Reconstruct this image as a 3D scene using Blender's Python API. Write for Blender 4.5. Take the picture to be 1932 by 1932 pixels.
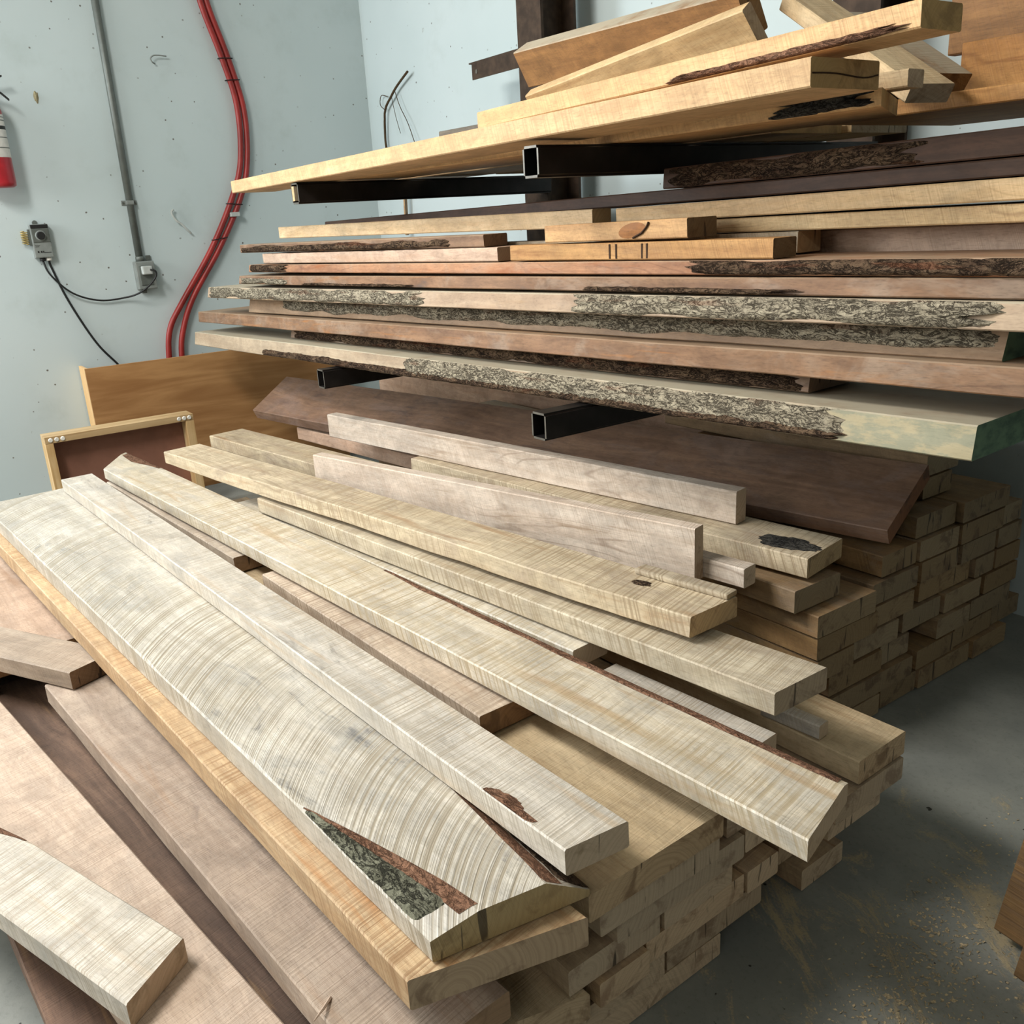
import bpy, bmesh, math, random
from mathutils import Vector, Matrix, noise

# ---------------------------------------------------------------- clear
for o in list(bpy.data.objects):
    bpy.data.objects.remove(o, do_unlink=True)
SC = bpy.context.scene
COL = SC.collection
R = math.radians

# ---------------------------------------------------------------- camera
cam = bpy.data.objects.new('camera', bpy.data.cameras.new('camera'))
COL.objects.link(cam)
cam.data.sensor_width = 36.0
cam.data.lens = 36.0 * 1720.0 / 1932.0
cam.data.clip_start = 0.02
CX, CY, CZ = (0.57499587, 0.81629915, -0.05509491), (-0.22509079, 0.22257518, 0.94857495), (0.78658368, -0.53302532, 0.31172123)
cam.matrix_world = Matrix(((CX[0], CY[0], CZ[0], 0.0), (CX[1], CY[1], CZ[1], 0.0), (CX[2], CY[2], CZ[2], 1.2), (0, 0, 0, 1)))
SC.camera = cam

# ---------------------------------------------------------------- world, assumed daylight, added lights, exposure
w = bpy.data.worlds.new('world'); SC.world = w; w.use_nodes = True
bg = w.node_tree.nodes['Background']
bg.inputs[0].default_value = (0.75, 0.86, 1.0, 1); bg.inputs[1].default_value = 0.35
def area(name, loc, target, sx, sy, power, col):
    l = bpy.data.lights.new(name, 'AREA'); l.shape = 'RECTANGLE'; l.size = sx; l.size_y = sy; l.energy = power; l.color = col
    o = bpy.data.objects.new(name, l); COL.objects.link(o); o.location = loc
    o.rotation_euler = (Vector(target) - Vector(loc)).to_track_quat('-Z', 'Y').to_euler()
    return o
area('assumed_window_daylight', (-4.5, -1.3, 2.0), (-0.8, 0.6, 0.6), 1.6, 1.5, 135, (0.86, 0.94, 1.0))  # window assumed from the shadow direction, out of view, no opening modelled
area('assumed_door_daylight', (-2.7, -3.9, 2.1), (-2.2, 1.0, 0.8), 2.2, 1.6, 72, (1.0, 0.96, 0.90))  # front doorway assumed from the light on front-facing edges, unseen and not built
area('added_overhead_light', (-2.2, -0.7, 2.9), (-1.8, 0.5, 0.3), 1.4, 0.4, 75, (1.0, 0.97, 0.92))  # overhead lamp added to light the board tops and floor, no fixture seen
area('added_fill_light', (1.3, -1.9, 2.9), (-1.6, 0.6, 0.6), 1.2, 0.35, 13, (1.0, 0.95, 0.87))  # dim fill added on the right to lift the shade, not a known fixture
SC.view_settings.view_transform = 'Standard'
SC.view_settings.look = 'None'
SC.view_settings.gamma = 1.0
SC.view_settings.use_curve_mapping = False
SC.view_settings.exposure = 0.36

# ---------------------------------------------------------------- helpers
def lin(h):
    h = h.lstrip('#'); c = [int(h[i:i + 2], 16) / 255 for i in (0, 2, 4)]
    return tuple(x / 12.92 if x <= 0.04045 else ((x + 0.055) / 1.055) ** 2.4 for x in c) + (1,)
def tag(o, label=None, cat=None, group=None, kind=None):
    if label: o['label'] = label
    if cat: o['category'] = cat
    if group: o['group'] = group
    if kind: o['kind'] = kind
    return o
def link(name, me, mats, parent=None, smooth=False):
    o = bpy.data.objects.new(name, me); COL.objects.link(o)
    for m in (mats if isinstance(mats, (list, tuple)) else [mats]):
        me.materials.append(m)
    if smooth:
        for p in me.polygons: p.use_smooth = True
    if parent is not None: o.parent = parent
    return o
def mesh(name, v, f):
    me = bpy.data.meshes.new(name); me.from_pydata(v, [], f); me.validate(); me.update(); return me
def from_bm(name, bm):
    me = bpy.data.meshes.new(name); bmesh.ops.recalc_face_normals(bm, faces=bm.faces); bm.to_mesh(me); bm.free(); return me
def empty(name, loc=(0, 0, 0)):
    o = bpy.data.objects.new(name, None); COL.objects.link(o); o.location = loc; o.empty_display_size = 0.05; return o
def bx(bm, x0, x1, y0, y1, z0, z1, bev=0.0, rot=None):
    r = bmesh.ops.create_cube(bm, size=1.0)['verts']
    for v in r:
        v.co = Vector(((x0 + x1) / 2 + v.co.x * (x1 - x0), (y0 + y1) / 2 + v.co.y * (y1 - y0), (z0 + z1) / 2 + v.co.z * (z1 - z0)))
    if bev:
        es = list({e for v in r for e in v.link_edges})
        bmesh.ops.bevel(bm, geom=es, offset=bev, segments=2, affect='EDGES', profile=0.6)
    return r
def box(name, x0, x1, y0, y1, z0, z1, mat, parent=None, bev=0.0):
    bm = bmesh.new(); bx(bm, x0, x1, y0, y1, z0, z1, bev); return link(name, from_bm(name, bm), mat, parent)
def tube_mesh(name, pts, rad, seg=10, close=True):
    P = [Vector(p) for p in pts]; v = []; f = []; up = Vector((0.3, 0.2, 1)).normalized(); n = len(P)
    for i, p in enumerate(P):
        t = (P[min(i + 1, n - 1)] - P[max(i - 1, 0)]).normalized()
        a = t.cross(up)
        if a.length < 1e-3: a = t.cross(Vector((1, 0, 0)))
        a.normalize(); b = t.cross(a)
        r = rad[i] if isinstance(rad, (list, tuple)) else rad
        for k in range(seg):
            an = 2 * math.pi * k / seg; v.append(p + a * math.cos(an) * r + b * math.sin(an) * r)
    for i in range(n - 1):
        for k in range(seg):
            f.append((i * seg + k, i * seg + (k + 1) % seg, (i + 1) * seg + (k + 1) % seg, (i + 1) * seg + k))
    if close: f += [tuple(range(seg))[::-1], tuple((n - 1) * seg + k for k in range(seg))]
    return mesh(name, [tuple(x) for x in v], f)
def spline(pts, per=8):
    P = [Vector(p) for p in pts]; out = []
    for i in range(len(P) - 1):
        p0 = P[max(i - 1, 0)]; p1 = P[i]; p2 = P[i + 1]; p3 = P[min(i + 2, len(P) - 1)]
        for k in range(per):
            t = k / per
            out.append(0.5 * ((2 * p1) + (p2 - p0) * t + (2 * p0 - 5 * p1 + 4 * p2 - p3) * t * t + (3 * p1 - p0 - 3 * p2 + p3) * t ** 3))
    return out + [P[-1]]
def lathe(name, prof, mat, parent=None, seg=32):
    v = []; f = []; n = len(prof)
    for k in range(seg):
        a = 2 * math.pi * k / seg
        for r, z in prof: v.append((r * math.cos(a), r * math.sin(a), z))
    for k in range(seg):
        k2 = (k + 1) % seg
        for i in range(n - 1): f.append((k * n + i, k2 * n + i, k2 * n + i + 1, k * n + i + 1))
    f += [tuple(k * n for k in range(seg))[::-1], tuple(k * n + n - 1 for k in range(seg))]
    return link(name, mesh(name, v, f), mat, parent, smooth=True)

# ---------------------------------------------------------------- materials
class NT:
    def __init__(s, name):
        s.m = bpy.data.materials.new(name); s.m.use_nodes = True; s.t = s.m.node_tree; s.n = s.t.nodes
        s.b = s.n['Principled BSDF']
    def N(s, kind, **kw):
        n = s.n.new(kind)
        for k, v in kw.items():
            if k.startswith('_'): setattr(n, k[1:], v)
            else:
                key = int(k[1:]) if k[0] == 'i' and k[1:].isdigit() else k
                s.put(n.inputs[key], v)
        return n
    def put(s, inp, v):
        if isinstance(v, bpy.types.NodeSocket): s.t.links.new(v, inp)
        else: inp.default_value = v
    def math(s, op, a, b=0.0, c=None, clamp=False):
        n = s.n.new('ShaderNodeMath'); n.operation = op; n.use_clamp = clamp
        s.put(n.inputs[0], a); s.put(n.inputs[1], b)
        if c is not None: s.put(n.inputs[2], c)
        return n.outputs[0]
    def mix(s, fac, a, b, mode='MIX'):
        n = s.n.new('ShaderNodeMix'); n.data_type = 'RGBA'; n.blend_type = mode
        s.put(n.inputs[0], fac); s.put(n.inputs[6], a); s.put(n.inputs[7], b); return n.outputs[2]
    def ramp(s, fac, a, b):
        n = s.n.new('ShaderNodeMapRange'); n.interpolation_type = 'SMOOTHSTEP'
        s.put(n.inputs[0], fac); n.inputs[1].default_value = a; n.inputs[2].default_value = b; return n.outputs[0]
    def noise(s, vec, scale=1.0, detail=3.0, rough=0.55, dist=0.0, dim='3D', w=None):
        n = s.n.new('ShaderNodeTexNoise'); n.noise_dimensions = dim
        if vec is not None: s.put(n.inputs['Vector'], vec)
        if w is not None: s.put(n.inputs['W'], w)
        n.inputs['Scale'].default_value = scale; n.inputs['Detail'].default_value = detail; n.inputs['Roughness'].default_value = rough; n.inputs['Distortion'].default_value = dist
        return n.outputs[0]
    def scaled(s, vec, sx, sy, sz):
        n = s.n.new('ShaderNodeVectorMath'); n.operation = 'MULTIPLY'; s.put(n.inputs[0], vec); n.inputs[1].default_value = (sx, sy, sz); return n.outputs[0]
    def out(s, col, rough=0.7, bump=None, strength=0.3, dist=0.002, spec=0.3, metal=0.0):
        s.put(s.b.inputs['Base Color'], col); s.put(s.b.inputs['Roughness'], rough); s.put(s.b.inputs['Specular IOR Level'], spec); s.put(s.b.inputs['Metallic'], metal)
        if bump is not None:
            n = s.n.new('ShaderNodeBump'); n.inputs['Strength'].default_value = strength; n.inputs['Distance'].default_value = dist
            s.put(n.inputs['Height'], bump); s.t.links.new(n.outputs[0], s.b.inputs['Normal'])
        return s.m
def plain(name, col, rough=0.6, spec=0.4, metal=0.0, var=0.12, vs=30.0):
    t = NT(name); tc = t.N('ShaderNodeTexCoord').outputs['Object']
    n = t.noise(tc, vs, 4)
    c = t.mix(t.ramp(n, 0.3, 0.75), tuple(x * (1 - var) for x in lin(col)[:3]) + (1,), tuple(min(1, x * (1 + var)) for x in lin(col)[:3]) + (1,))
    return t.out(c, rough, n, 0.1, 0.001, spec, metal)

def ybrd(name, light, dark, sc=(40, 1.5, 40)):
    t = NT(name); P = t.N('ShaderNodeTexCoord').outputs['Object']
    wv = t.noise(t.scaled(P, 6, 2.5, 9), 1.0, 3); g = t.noise(t.scaled(P, *sc), 1.0, 6, 0.6, 0.6)
    c = t.mix(t.ramp(g, 0.3, 0.7), lin(dark), lin(light)); c = t.mix(t.math('MULTIPLY', t.ramp(wv, 0.45, 0.7), 0.5), c, lin(dark))
    return t.out(c, 0.55, g, 0.2, 0.001, 0.35)
def wood(name, light, dark, end='#a98c6c', endd='#7d6248', grain=1.0, saw=0.0, per=0.006, arc=0.0, stain=0.0, stcol='#5d564f', streak=0.0, skcol='#8a6134',
         dust=0.0, dcol='#b5aa92', rough=0.62, spec=0.3, green=0, glen=0.0, blotch=0.5, sawbump=1.0, weather=0.0, wcol='#a39a8c', var=0.16, contour=0.0, sawy=False):
    t = NT(name); tc = t.N('ShaderNodeTexCoord'); oi = t.N('ShaderNodeObjectInfo')
    off = t.N('ShaderNodeVectorMath', _operation='SCALE', i0=(13.7, 7.1, 3.3)); t.put(off.inputs[3], oi.outputs['Random'])
    va = t.N('ShaderNodeVectorMath', _operation='ADD', i0=tc.outputs['Object']); t.put(va.inputs[1], off.outputs[0]); P = va.outputs[0]
    sep = t.N('ShaderNodeSeparateXYZ', i0=tc.outputs['Object']); sn = t.N('ShaderNodeSeparateXYZ', i0=tc.outputs['Normal'])
    isend = t.ramp(t.math('ABSOLUTE', sn.outputs[0]), 0.55, 0.8); istop = t.ramp(sn.outputs[2], 0.4, 0.8)
    # long grain, warped
    wv = t.noise(t.scaled(P, 1.3, 5, 5), 1.0, 2)
    gp = t.N('ShaderNodeVectorMath', _operation='ADD', i0=t.scaled(P, 1.6, 55, 55))
    cmb = t.N('ShaderNodeCombineXYZ', i1=t.math('MULTIPLY', wv, 9.0), i2=t.math('MULTIPLY', wv, 5.0)); t.put(gp.inputs[1], cmb.outputs[0])
    g = t.noise(gp.outputs[0], 1.0, 4, 0.62)
    gf = t.math('MULTIPLY', t.ramp(g, 0.30, 0.72), grain, clamp=True)
    L, Dk = lin(light), lin(dark)
    col = t.mix(t.math('SUBTRACT', 1.0, gf, clamp=True), L, t.mix(0.55, L, Dk))
    # broad tone variation
    bl = t.noise(t.scaled(P, 1.4, 6, 6), 1.0, 4, 0.6)
    col = t.mix(t.math('MULTIPLY', t.ramp(bl, 0.42, 0.75), blotch), col, Dk)
    if contour:
        cn = t.math('FRACT', t.math('MULTIPLY', t.noise(t.scaled(P, 1.5, 8, 8), 1.0, 2.5, 0.5, 0.3), 13.0))
        cl = t.ramp(t.math('ABSOLUTE', t.math('SUBTRACT', cn, 0.5)), 0.13, 0.0)
        cmk = t.ramp(t.noise(t.scaled(P, 2.0, 6, 6), 1.0, 3), 0.42, 0.62)
        col = t.mix(t.math('MULTIPLY', t.math('MULTIPLY', cl, cmk), contour), col, t.mix(0.45, Dk, lin('#4a3220')))
    if weather:
        wn = t.noise(t.scaled(P, 4.5, 9, 9), 1.0, 4, 0.7, 0.8)
        col = t.mix(t.math('MULTIPLY', t.ramp(wn, 0.46, 0.66), weather), col, lin(wcol))
    # fine fibre specks
    fs = t.noise(t.scaled(P, 60, 420, 420), 1.0, 3, 0.6)
    col = t.mix(t.math('MULTIPLY', t.ramp(fs, 0.50, 0.72), 0.38), col, t.mix(0.5, Dk, (0.05, 0.035, 0.025, 1)))
    gr = t.noise(t.scaled(P, 9, 13, 13), 1.0, 5, 0.74, 0.5)
    gm = t.math('MULTIPLY_ADD', t.ramp(gr, 0.34, 0.66), 0.26, 0.76)
    gv = t.N('ShaderNodeCombineColor', i0=gm, i1=gm, i2=t.math('MULTIPLY_ADD', gm, 1.0, 0.015)); col = t.mix(1.0, col, gv.outputs[0], 'MULTIPLY')
    # brightness per board
    bump = t.math('MULTIPLY', g, 0.25)
    if streak:
        s1 = t.noise(t.scaled(P, 2.2, 26, 26), 1.0, 4, 0.6, 0.8)
        col = t.mix(t.math('MULTIPLY', t.ramp(s1, 0.56, 0.72), streak), col, lin(skcol))
    if stain:
        s2 = t.noise(t.scaled(P, 4.5, 16, 16), 1.0, 5, 0.7, 1.4)
        s3 = t.noise(t.scaled(P, 1.1, 3, 3), 1.0, 2)
        col = t.mix(t.math('MULTIPLY', t.math('MULTIPLY', t.ramp(s2, 0.54, 0.72), t.ramp(s3, 0.4, 0.62)), stain), col, lin(stcol))
    if saw:
        yy = t.math('SUBTRACT', sep.outputs[1], 0.28)
        ph = t.math('ADD', sep.outputs[1 if sawy else 0], t.math('MULTIPLY', sep.outputs[2], 0.35))
        if arc: ph = t.math('SUBTRACT', ph, t.math('MULTIPLY', t.math('MULTIPLY', yy, yy), arc))
        else: ph = t.math('ADD', ph, t.math('MULTIPLY', sep.outputs[1], 0.12))
        ph = t.math('ADD', ph, t.math('MULTIPLY', t.noise(t.scaled(P, 3, 10, 10), 1.0, 2), 0.006))
        l1 = t.noise(None, 1.0 / per, 2.5, 0.65, 0, '1D', ph)
        l2 = t.noise(None, 0.22 / per, 1.0, 0.5, 0, '1D', ph)
        bands = t.math('ADD', t.math('MULTIPLY', l1, 0.75), t.math('MULTIPLY', l2, 0.25))
        mod = t.ramp(t.noise(t.scaled(P, 2.5, 9, 9), 1.0, 3), 0.28, 0.6)
        sm = t.math('MULTIPLY', t.math('MULTIPLY', t.ramp(bands, 0.53, 0.41), mod), saw)
        col = t.mix(sm, col, t.mix(0.35, Dk, lin('#6b5a48')))
        bump = t.math('ADD', bump, t.math('MULTIPLY', bands, 1.6 * sawbump))
    if dust:
        dn = t.noise(t.scaled(P, 9, 14, 14), 1.0, 5, 0.65)
        col = t.mix(t.math('MULTIPLY', t.math('MULTIPLY', istop, t.ramp(dn, 0.2, 0.55)), dust), col, lin(dcol))
    # end grain
    yo = t.math('SUBTRACT', sep.outputs[1], t.math('MULTIPLY_ADD', oi.outputs['Random'], 0.22, -0.03)); zo = t.math('ADD', sep.outputs[2], t.math('MULTIPLY_ADD', oi.outputs['Random'], 0.16, -0.02))
    rr = t.math('SQRT', t.math('ADD', t.math('MULTIPLY', yo, yo), t.math('MULTIPLY', zo, zo)))
    rg = t.noise(None, 190.0, 2, 0.6, 0, '1D', t.math('ADD', rr, t.math('MULTIPLY', t.noise(P, 14, 3), 0.012)))
    ec = t.mix(t.math('MULTIPLY', t.ramp(rg, 0.4, 0.62), 0.22), lin(end), lin(endd))
    en = t.noise(t.scaled(P, 1, 18, 18), 1.0, 5, 0.65, 0.6)
    ec = t.mix(t.math('MULTIPLY', t.ramp(en, 0.5, 0.66), 0.75), ec, lin(endd))
    cr = t.noise(t.scaled(P, 1, 60, 7), 1.0, 2, 0.5, 0.5)
    ec = t.mix(t.math('MULTIPLY', t.ramp(cr, 0.66, 0.71), 0.8), ec, (0.03, 0.02, 0.015, 1))
    if green: ec = t.mix(t.ramp(t.noise(t.scaled(P, 1, 30, 60), 1.0, 4), 0.35, 0.7), lin('#5d7d5c'), lin('#3f5c47'))
    col = t.mix(isend, col, ec)
    if green == 1:
        gx = t.ramp(t.math('ADD', sep.outputs[0], t.math('MULTIPLY', t.noise(t.scaled(P, 8, 25, 25), 1.0, 4), 0.35)), glen + 0.05, glen + 0.33)
        ntop = t.math('SUBTRACT', 1.0, istop)
        col = t.mix(t.math('MULTIPLY', t.math('MULTIPLY', gx, t.math('MULTIPLY', ntop, t.math('SUBTRACT', 1.0, isend))), 0.62), col, t.mix(t.ramp(t.noise(t.scaled(P, 14, 40, 40), 1.0, 5, 0.7), 0.42, 0.58), lin('#76826a'), lin('#a0966e')))
    rv = t.N('ShaderNodeTexWhiteNoise', _noise_dimensions='1D'); t.put(rv.inputs['W'], oi.outputs['Random'])
    hsv = t.N('ShaderNodeHueSaturation'); t.put(hsv.inputs['Color'], col); t.put(hsv.inputs['Value'], t.math('MULTIPLY_ADD', oi.outputs['Random'], var, 1.03 - var * 0.6)); t.put(hsv.inputs['Saturation'], t.math('MULTIPLY_ADD', rv.outputs[0], 0.2, 0.86)); t.put(hsv.inputs['Hue'], t.math('MULTIPLY_ADD', rv.outputs[0], -0.006, 0.502)); col = hsv.outputs[0]
    return t.out(col, rough, bump, 0.6, 0.0018, spec)

def bark(name, base, dark, hi, red='#6e4632', rs=0.25, cs=1.0):
    t = NT(name); tc = t.N('ShaderNodeTexCoord'); P = tc.outputs['Object']
    n1 = t.noise(t.scaled(P, 12, 26, 26), 1.0, 6, 0.7, 0.6); n2 = t.noise(P, 150, 5, 0.7)
    wq = t.noise(t.scaled(P, 22, 45, 60), 1.0, 5, 0.62, 1.6)
    wq2 = t.noise(t.scaled(P, 55, 95, 110), 1.0, 4, 0.6, 1.2)
    c1 = t.ramp(t.math('ABSOLUTE', t.math('SUBTRACT', wq, 0.5)), 0.004, 0.035)
    c2 = t.ramp(t.math('ABSOLUTE', t.math('SUBTRACT', wq2, 0.48)), 0.0, 0.03)
    cm = t.ramp(n1, 0.35, 0.6)
    crack = t.math('MULTIPLY', c1, t.math('MAXIMUM', c2, t.math('MULTIPLY', cm, 0.75)))
    col = t.mix(t.ramp(n1, 0.35, 0.7), lin(base), lin(hi))
    col = t.mix(t.math('MULTIPLY', t.ramp(n2, 0.48, 0.72), 0.45), col, lin(dark))
    col = t.mix(t.math('MULTIPLY', t.math('SUBTRACT', 1.0, crack), 0.8 * cs), col, lin(dark))
    col = t.mix(t.math('MULTIPLY', t.ramp(t.noise(t.scaled(P, 6, 22, 45), 1.0, 4), 0.58, 0.7), rs * 2), col, lin(red))
    h = t.math('ADD', t.math('MULTIPLY', crack, 1.0), t.math('ADD', t.math('MULTIPLY', wq, 1.5), t.math('MULTIPLY', n2, 0.5)))
    return t.out(col, 0.92, h, 1.0, 0.005, 0.1)

WOOD = {
 'cream': wood('wood_cream', '#d3cbbd', '#ada28e', '#c2ab90', '#8f7a5c', saw=0.8, per=0.005, stain=0.7, streak=0.3, skcol='#b08a52', blotch=0.35, weather=0.45, wcol='#a3a098', rough=0.46, spec=0.5, contour=0.2),
 'creamarc': wood('wood_cream_arc', '#d6cebf', '#b2a68e', '#bfa068', '#9d7f4c', saw=1.0, per=0.0085, arc=2.3, stain=0.8, stcol='#5f6062', blotch=0.3, streak=0.1, sawbump=1.8, weather=0.45, wcol='#a3a098', rough=0.46, spec=0.5),
 'creamp': wood('wood_cream_rough', '#e0d7c4', '#bfae8c', '#c8b296', '#9b8262', saw=0.8, per=0.0075, stain=0.3, streak=0.45, skcol='#a57f48', blotch=0.35, weather=0.45, wcol='#a3a098', rough=0.46, spec=0.5),
 'pale': wood('wood_pale', '#e0d2c0', '#bca58e', '#c9b196', '#8f7459', saw=0.3, per=0.004, streak=0.6, skcol='#8f7558', stain=0.3, blotch=0.3, weather=0.3, wcol='#a08f7c', contour=0.6),
 'tan': wood('wood_tan', '#cfc0a2', '#a39072', '#b89a70', '#6d5438', saw=0.8, per=0.006, stain=0.5, stcol='#6d5a48', streak=0.5, weather=0.5, wcol='#a08f7c', contour=0.45),
 'tansaw': wood('wood_tan_sawn', '#d4c6aa', '#b09c7a', '#b9a284', '#756050', saw=0.8, per=0.0075, stain=0.4, stcol='#7a6450', streak=0.35, weather=0.4, wcol='#a08f7c', contour=0.3),
 'tanrust': wood('wood_tan_rust', '#cdb28a', '#a07a50', '#bda486', '#7d6650', saw=0.8, per=0.006, stain=0.4, stcol='#8a6244', streak=0.7, skcol='#a9743f', contour=0.3, weather=0.2, wcol='#b09a80'),
 'yellow': wood('wood_yellow', '#cdb68f', '#ab9068', '#bfa37e', '#75593c', saw=0.15, per=0.004, streak=0.4, stain=0.3, blotch=0.6, contour=0.3),
 'stack': wood('wood_stack', '#a98a5e', '#7d6142', '#97805f', '#6a523c', saw=0.15, streak=0.5, stain=0.4, weather=0.4, wcol='#a08f7c', var=0.34),
 'stack2': wood('wood_stack_pale', '#c6ab84', '#987c60', '#cbb496', '#947a62', saw=0.15, streak=0.5, stain=0.5, weather=0.4, wcol='#a08f7c', var=0.34),
 'pine': wood('wood_pine', '#dfc49a', '#c39f6e', '#b9a27c', '#8a7350', saw=0.15, streak=0.25, skcol='#b98048', blotch=0.3, contour=0.3),
 'pineswirl': wood('wood_pine_swirl', '#dcbd88', '#b98d58', '#b9a27c', '#8a7350', saw=0.15, streak=0.7, skcol='#a9743c', blotch=0.4, contour=0.6),
 'pinesaw': wood('wood_pine_sawn', '#dcb683', '#bd9260', '#a98c58', '#80683e', saw=0.4, per=0.006, streak=0.2, skcol='#b17a3e', blotch=0.3),
 'pinepale': wood('wood_pine_pale', '#d3b98c', '#ad8a5c', '#a99a82', '#7d6c56', saw=0.2, streak=0.3, stain=0.2),
 'pinkpine': wood('wood_pinkish', '#d3b49a', '#b08c70', '#a08468', '#735a44', saw=0.12, streak=0.3, skcol='#b0805a', blotch=0.4, contour=0.35),
 'orangetan': wood('wood_orange_tan', '#c6995f', '#99693a', '#6f5c42', '#4b3b2a', saw=0.3, per=0.004, streak=0.6, skcol='#7a4c28', stain=0.2, contour=0.5),
 'orange': wood('wood_orange_live', '#b08460', '#7a4f34', '#80664c', '#4d3a2a', streak=0.7, skcol='#8c5228', stain=0.5, stcol='#5a3a30', dust=0.3, weather=0.3, wcol='#a08f7c', contour=0.4),
 'redbrown': wood('wood_red_brown', '#957558', '#5e4331', '#7a6048', '#4a382a', streak=0.75, skcol='#a06c3a', stain=0.85, stcol='#5f5148', dust=0.6, dcol='#9d8a72', weather=0.5, wcol='#a08f7c', contour=0.4),
 'dusty': wood('wood_dusty_live', '#b59c7e', '#8d7056', '#6d7a5a', '#47573f', streak=0.4, skcol='#b28a50', stain=0.3, dust=0.9, dcol='#aca189', weather=0.3, wcol='#a08f7c'),
 'dustgreen': wood('wood_dusty_green_end', '#b09a7c', '#8a7054', streak=0.3, dust=0.92, dcol='#a69c84', green=1, glen=3.16),
 'dustgreen2': wood('wood_dusty_green_cap', '#b0906e', '#8a6848', streak=0.4, dust=0.9, dcol='#b9b097', green=2),
 'dark': wood('wood_dark_live', '#62493a', '#38291f', '#5a4232', '#33241b', streak=0.5, skcol='#74523c', stain=0.6, stcol='#2a1f18'),
 'greysaw': wood('wood_grey_sawn', '#cfbfaa', '#a4917c', '#8d7052', '#5d4835', saw=0.8, per=0.0075, stain=0.3, streak=0.2, var=0.05),
 'greyt': wood('wood_grey_tan', '#b3a08a', '#8d7762', '#86684a', '#5d4630', saw=0.3, per=0.004, stain=0.5, blotch=0.5, weather=0.4, wcol='#a08f7c'),
 'greywood': wood('wood_weathered', '#6f675a', '#4a443b', '#5d554a', '#3a342c', stain=0.5),
 'rustic': wood('wood_rustic', '#a9783f', '#75502c', '#86683f', '#553c22', saw=0.2, streak=0.6, stain=0.5, stcol='#5a3c22', dust=0.8, dcol='#b3aa94', contour=0.4),
 'brown': wood('wood_brown', '#96704f', '#6d4e36', '#7d6046', '#4d3a28', streak=0.4),
 'browng': wood('wood_grey_brown', '#b6a694', '#8a7766', '#a08468', '#6d5642', saw=0.35, per=0.004, stain=0.6, stcol='#6a5e58', streak=0.25, blotch=0.5, weather=0.5, wcol='#a08f7c', contour=0.25),
 'walnut': wood('wood_walnut', '#967860', '#694e3c', '#8a5c3c', '#4d3424', stain=0.5, stcol='#453a3a', streak=0.3, skcol='#8d6648', rough=0.6, blotch=0.6, weather=0.4, wcol='#8d7a70', contour=0.25),
 'walnutstreak': wood('wood_walnut_streaked', '#7d6350', '#3d2d24', '#6a4f3a', '#3a2a1e', saw=0.25, per=0.004, stain=0.9, stcol='#2c241f', streak=0.7, skcol='#9a7a56', blotch=0.9),
 'pinktan': wood('wood_pink_tan', '#cbb39c', '#ab9078', '#b89068', '#8a6a48', saw=0.4, per=0.004, streak=0.25, stain=0.2, blotch=0.3, weather=0.25, wcol='#d6c5b4'),
 'ribbed': wood('wood_ribbed', '#86683f', '#5a4228', '#8a6a3f', '#5a4226', saw=1.0, per=0.010, streak=0.3, sawy=True),
}
BARK = {
 'grey': bark('bark_grey', '#948a77', '#453c33', '#b3a892'),
 'dark': bark('bark_dark', '#4e3d31', '#1c1511', '#75604c', rs=0.3),
 'darkgrey': bark('bark_dark_grey', '#3c3a38', '#151414', '#5d5952', rs=0.05),
 'red': bark('bark_red', '#7c5a46', '#4a3428', '#94705a', rs=0.12, cs=0.5),
 'moss': bark('bark_moss', '#605f50', '#25231d', '#8c8b78', rs=0.1),
}
STEEL = plain('steel_black', '#262322', 0.45, 0.5, 0.6, 0.4, 12)
STEELR = plain('steel_rusty', '#43352a', 0.7, 0.4, 0.4, 0.35, 25)
EDGE = plain('steel_cut_edge', '#6f6a62', 0.45, 0.5, 0.7, 0.2, 40)
GREY = plain('grey_plastic', '#7f8480', 0.5, 0.4)
DGREY = plain('grey_metal', '#5f645f', 0.45, 0.5, 0.2)
LGREY = plain('pale_grey_plastic', '#b4b8b4', 0.45)
BLACK = plain('black_rubber', '#181818', 0.5)
WHITE = plain('white_plastic', '#e2dfd6', 0.45)
REDH = plain('red_tubing', '#8e2a26', 0.4, 0.4, 0, 0.25, 8)
REDX = plain('red_enamel', '#a3202a', 0.3, 0.5)
LABELM = plain('paper_label', '#d8d6d0', 0.6)
BRASS = plain('brass_wire', '#b09a5e', 0.4, 0.5, 0.7)
PLY = ybrd('plywood_face', '#b88c5c', '#94693f', (14, 1.2, 14))
PLYE = ybrd('plywood_edge', '#e0bb88', '#cda26c', (40, 40, 1.5))
MDF = plain('drawer_panel_brown', '#8a6150', 0.6, 0.3, 0, 0.12, 10)
WEB = plain('dusty_cobweb', '#4a3b2a', 0.9, 0.1)

PENCIL = plain('pencil_line', '#3a2c22', 0.8, 0.1)
KNOTM = wood('knot_wood', '#9a6a3c', '#5d3a1f', '#8a5c34', '#4a2c18', streak=0.8, skcol='#4a2c18')

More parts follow.
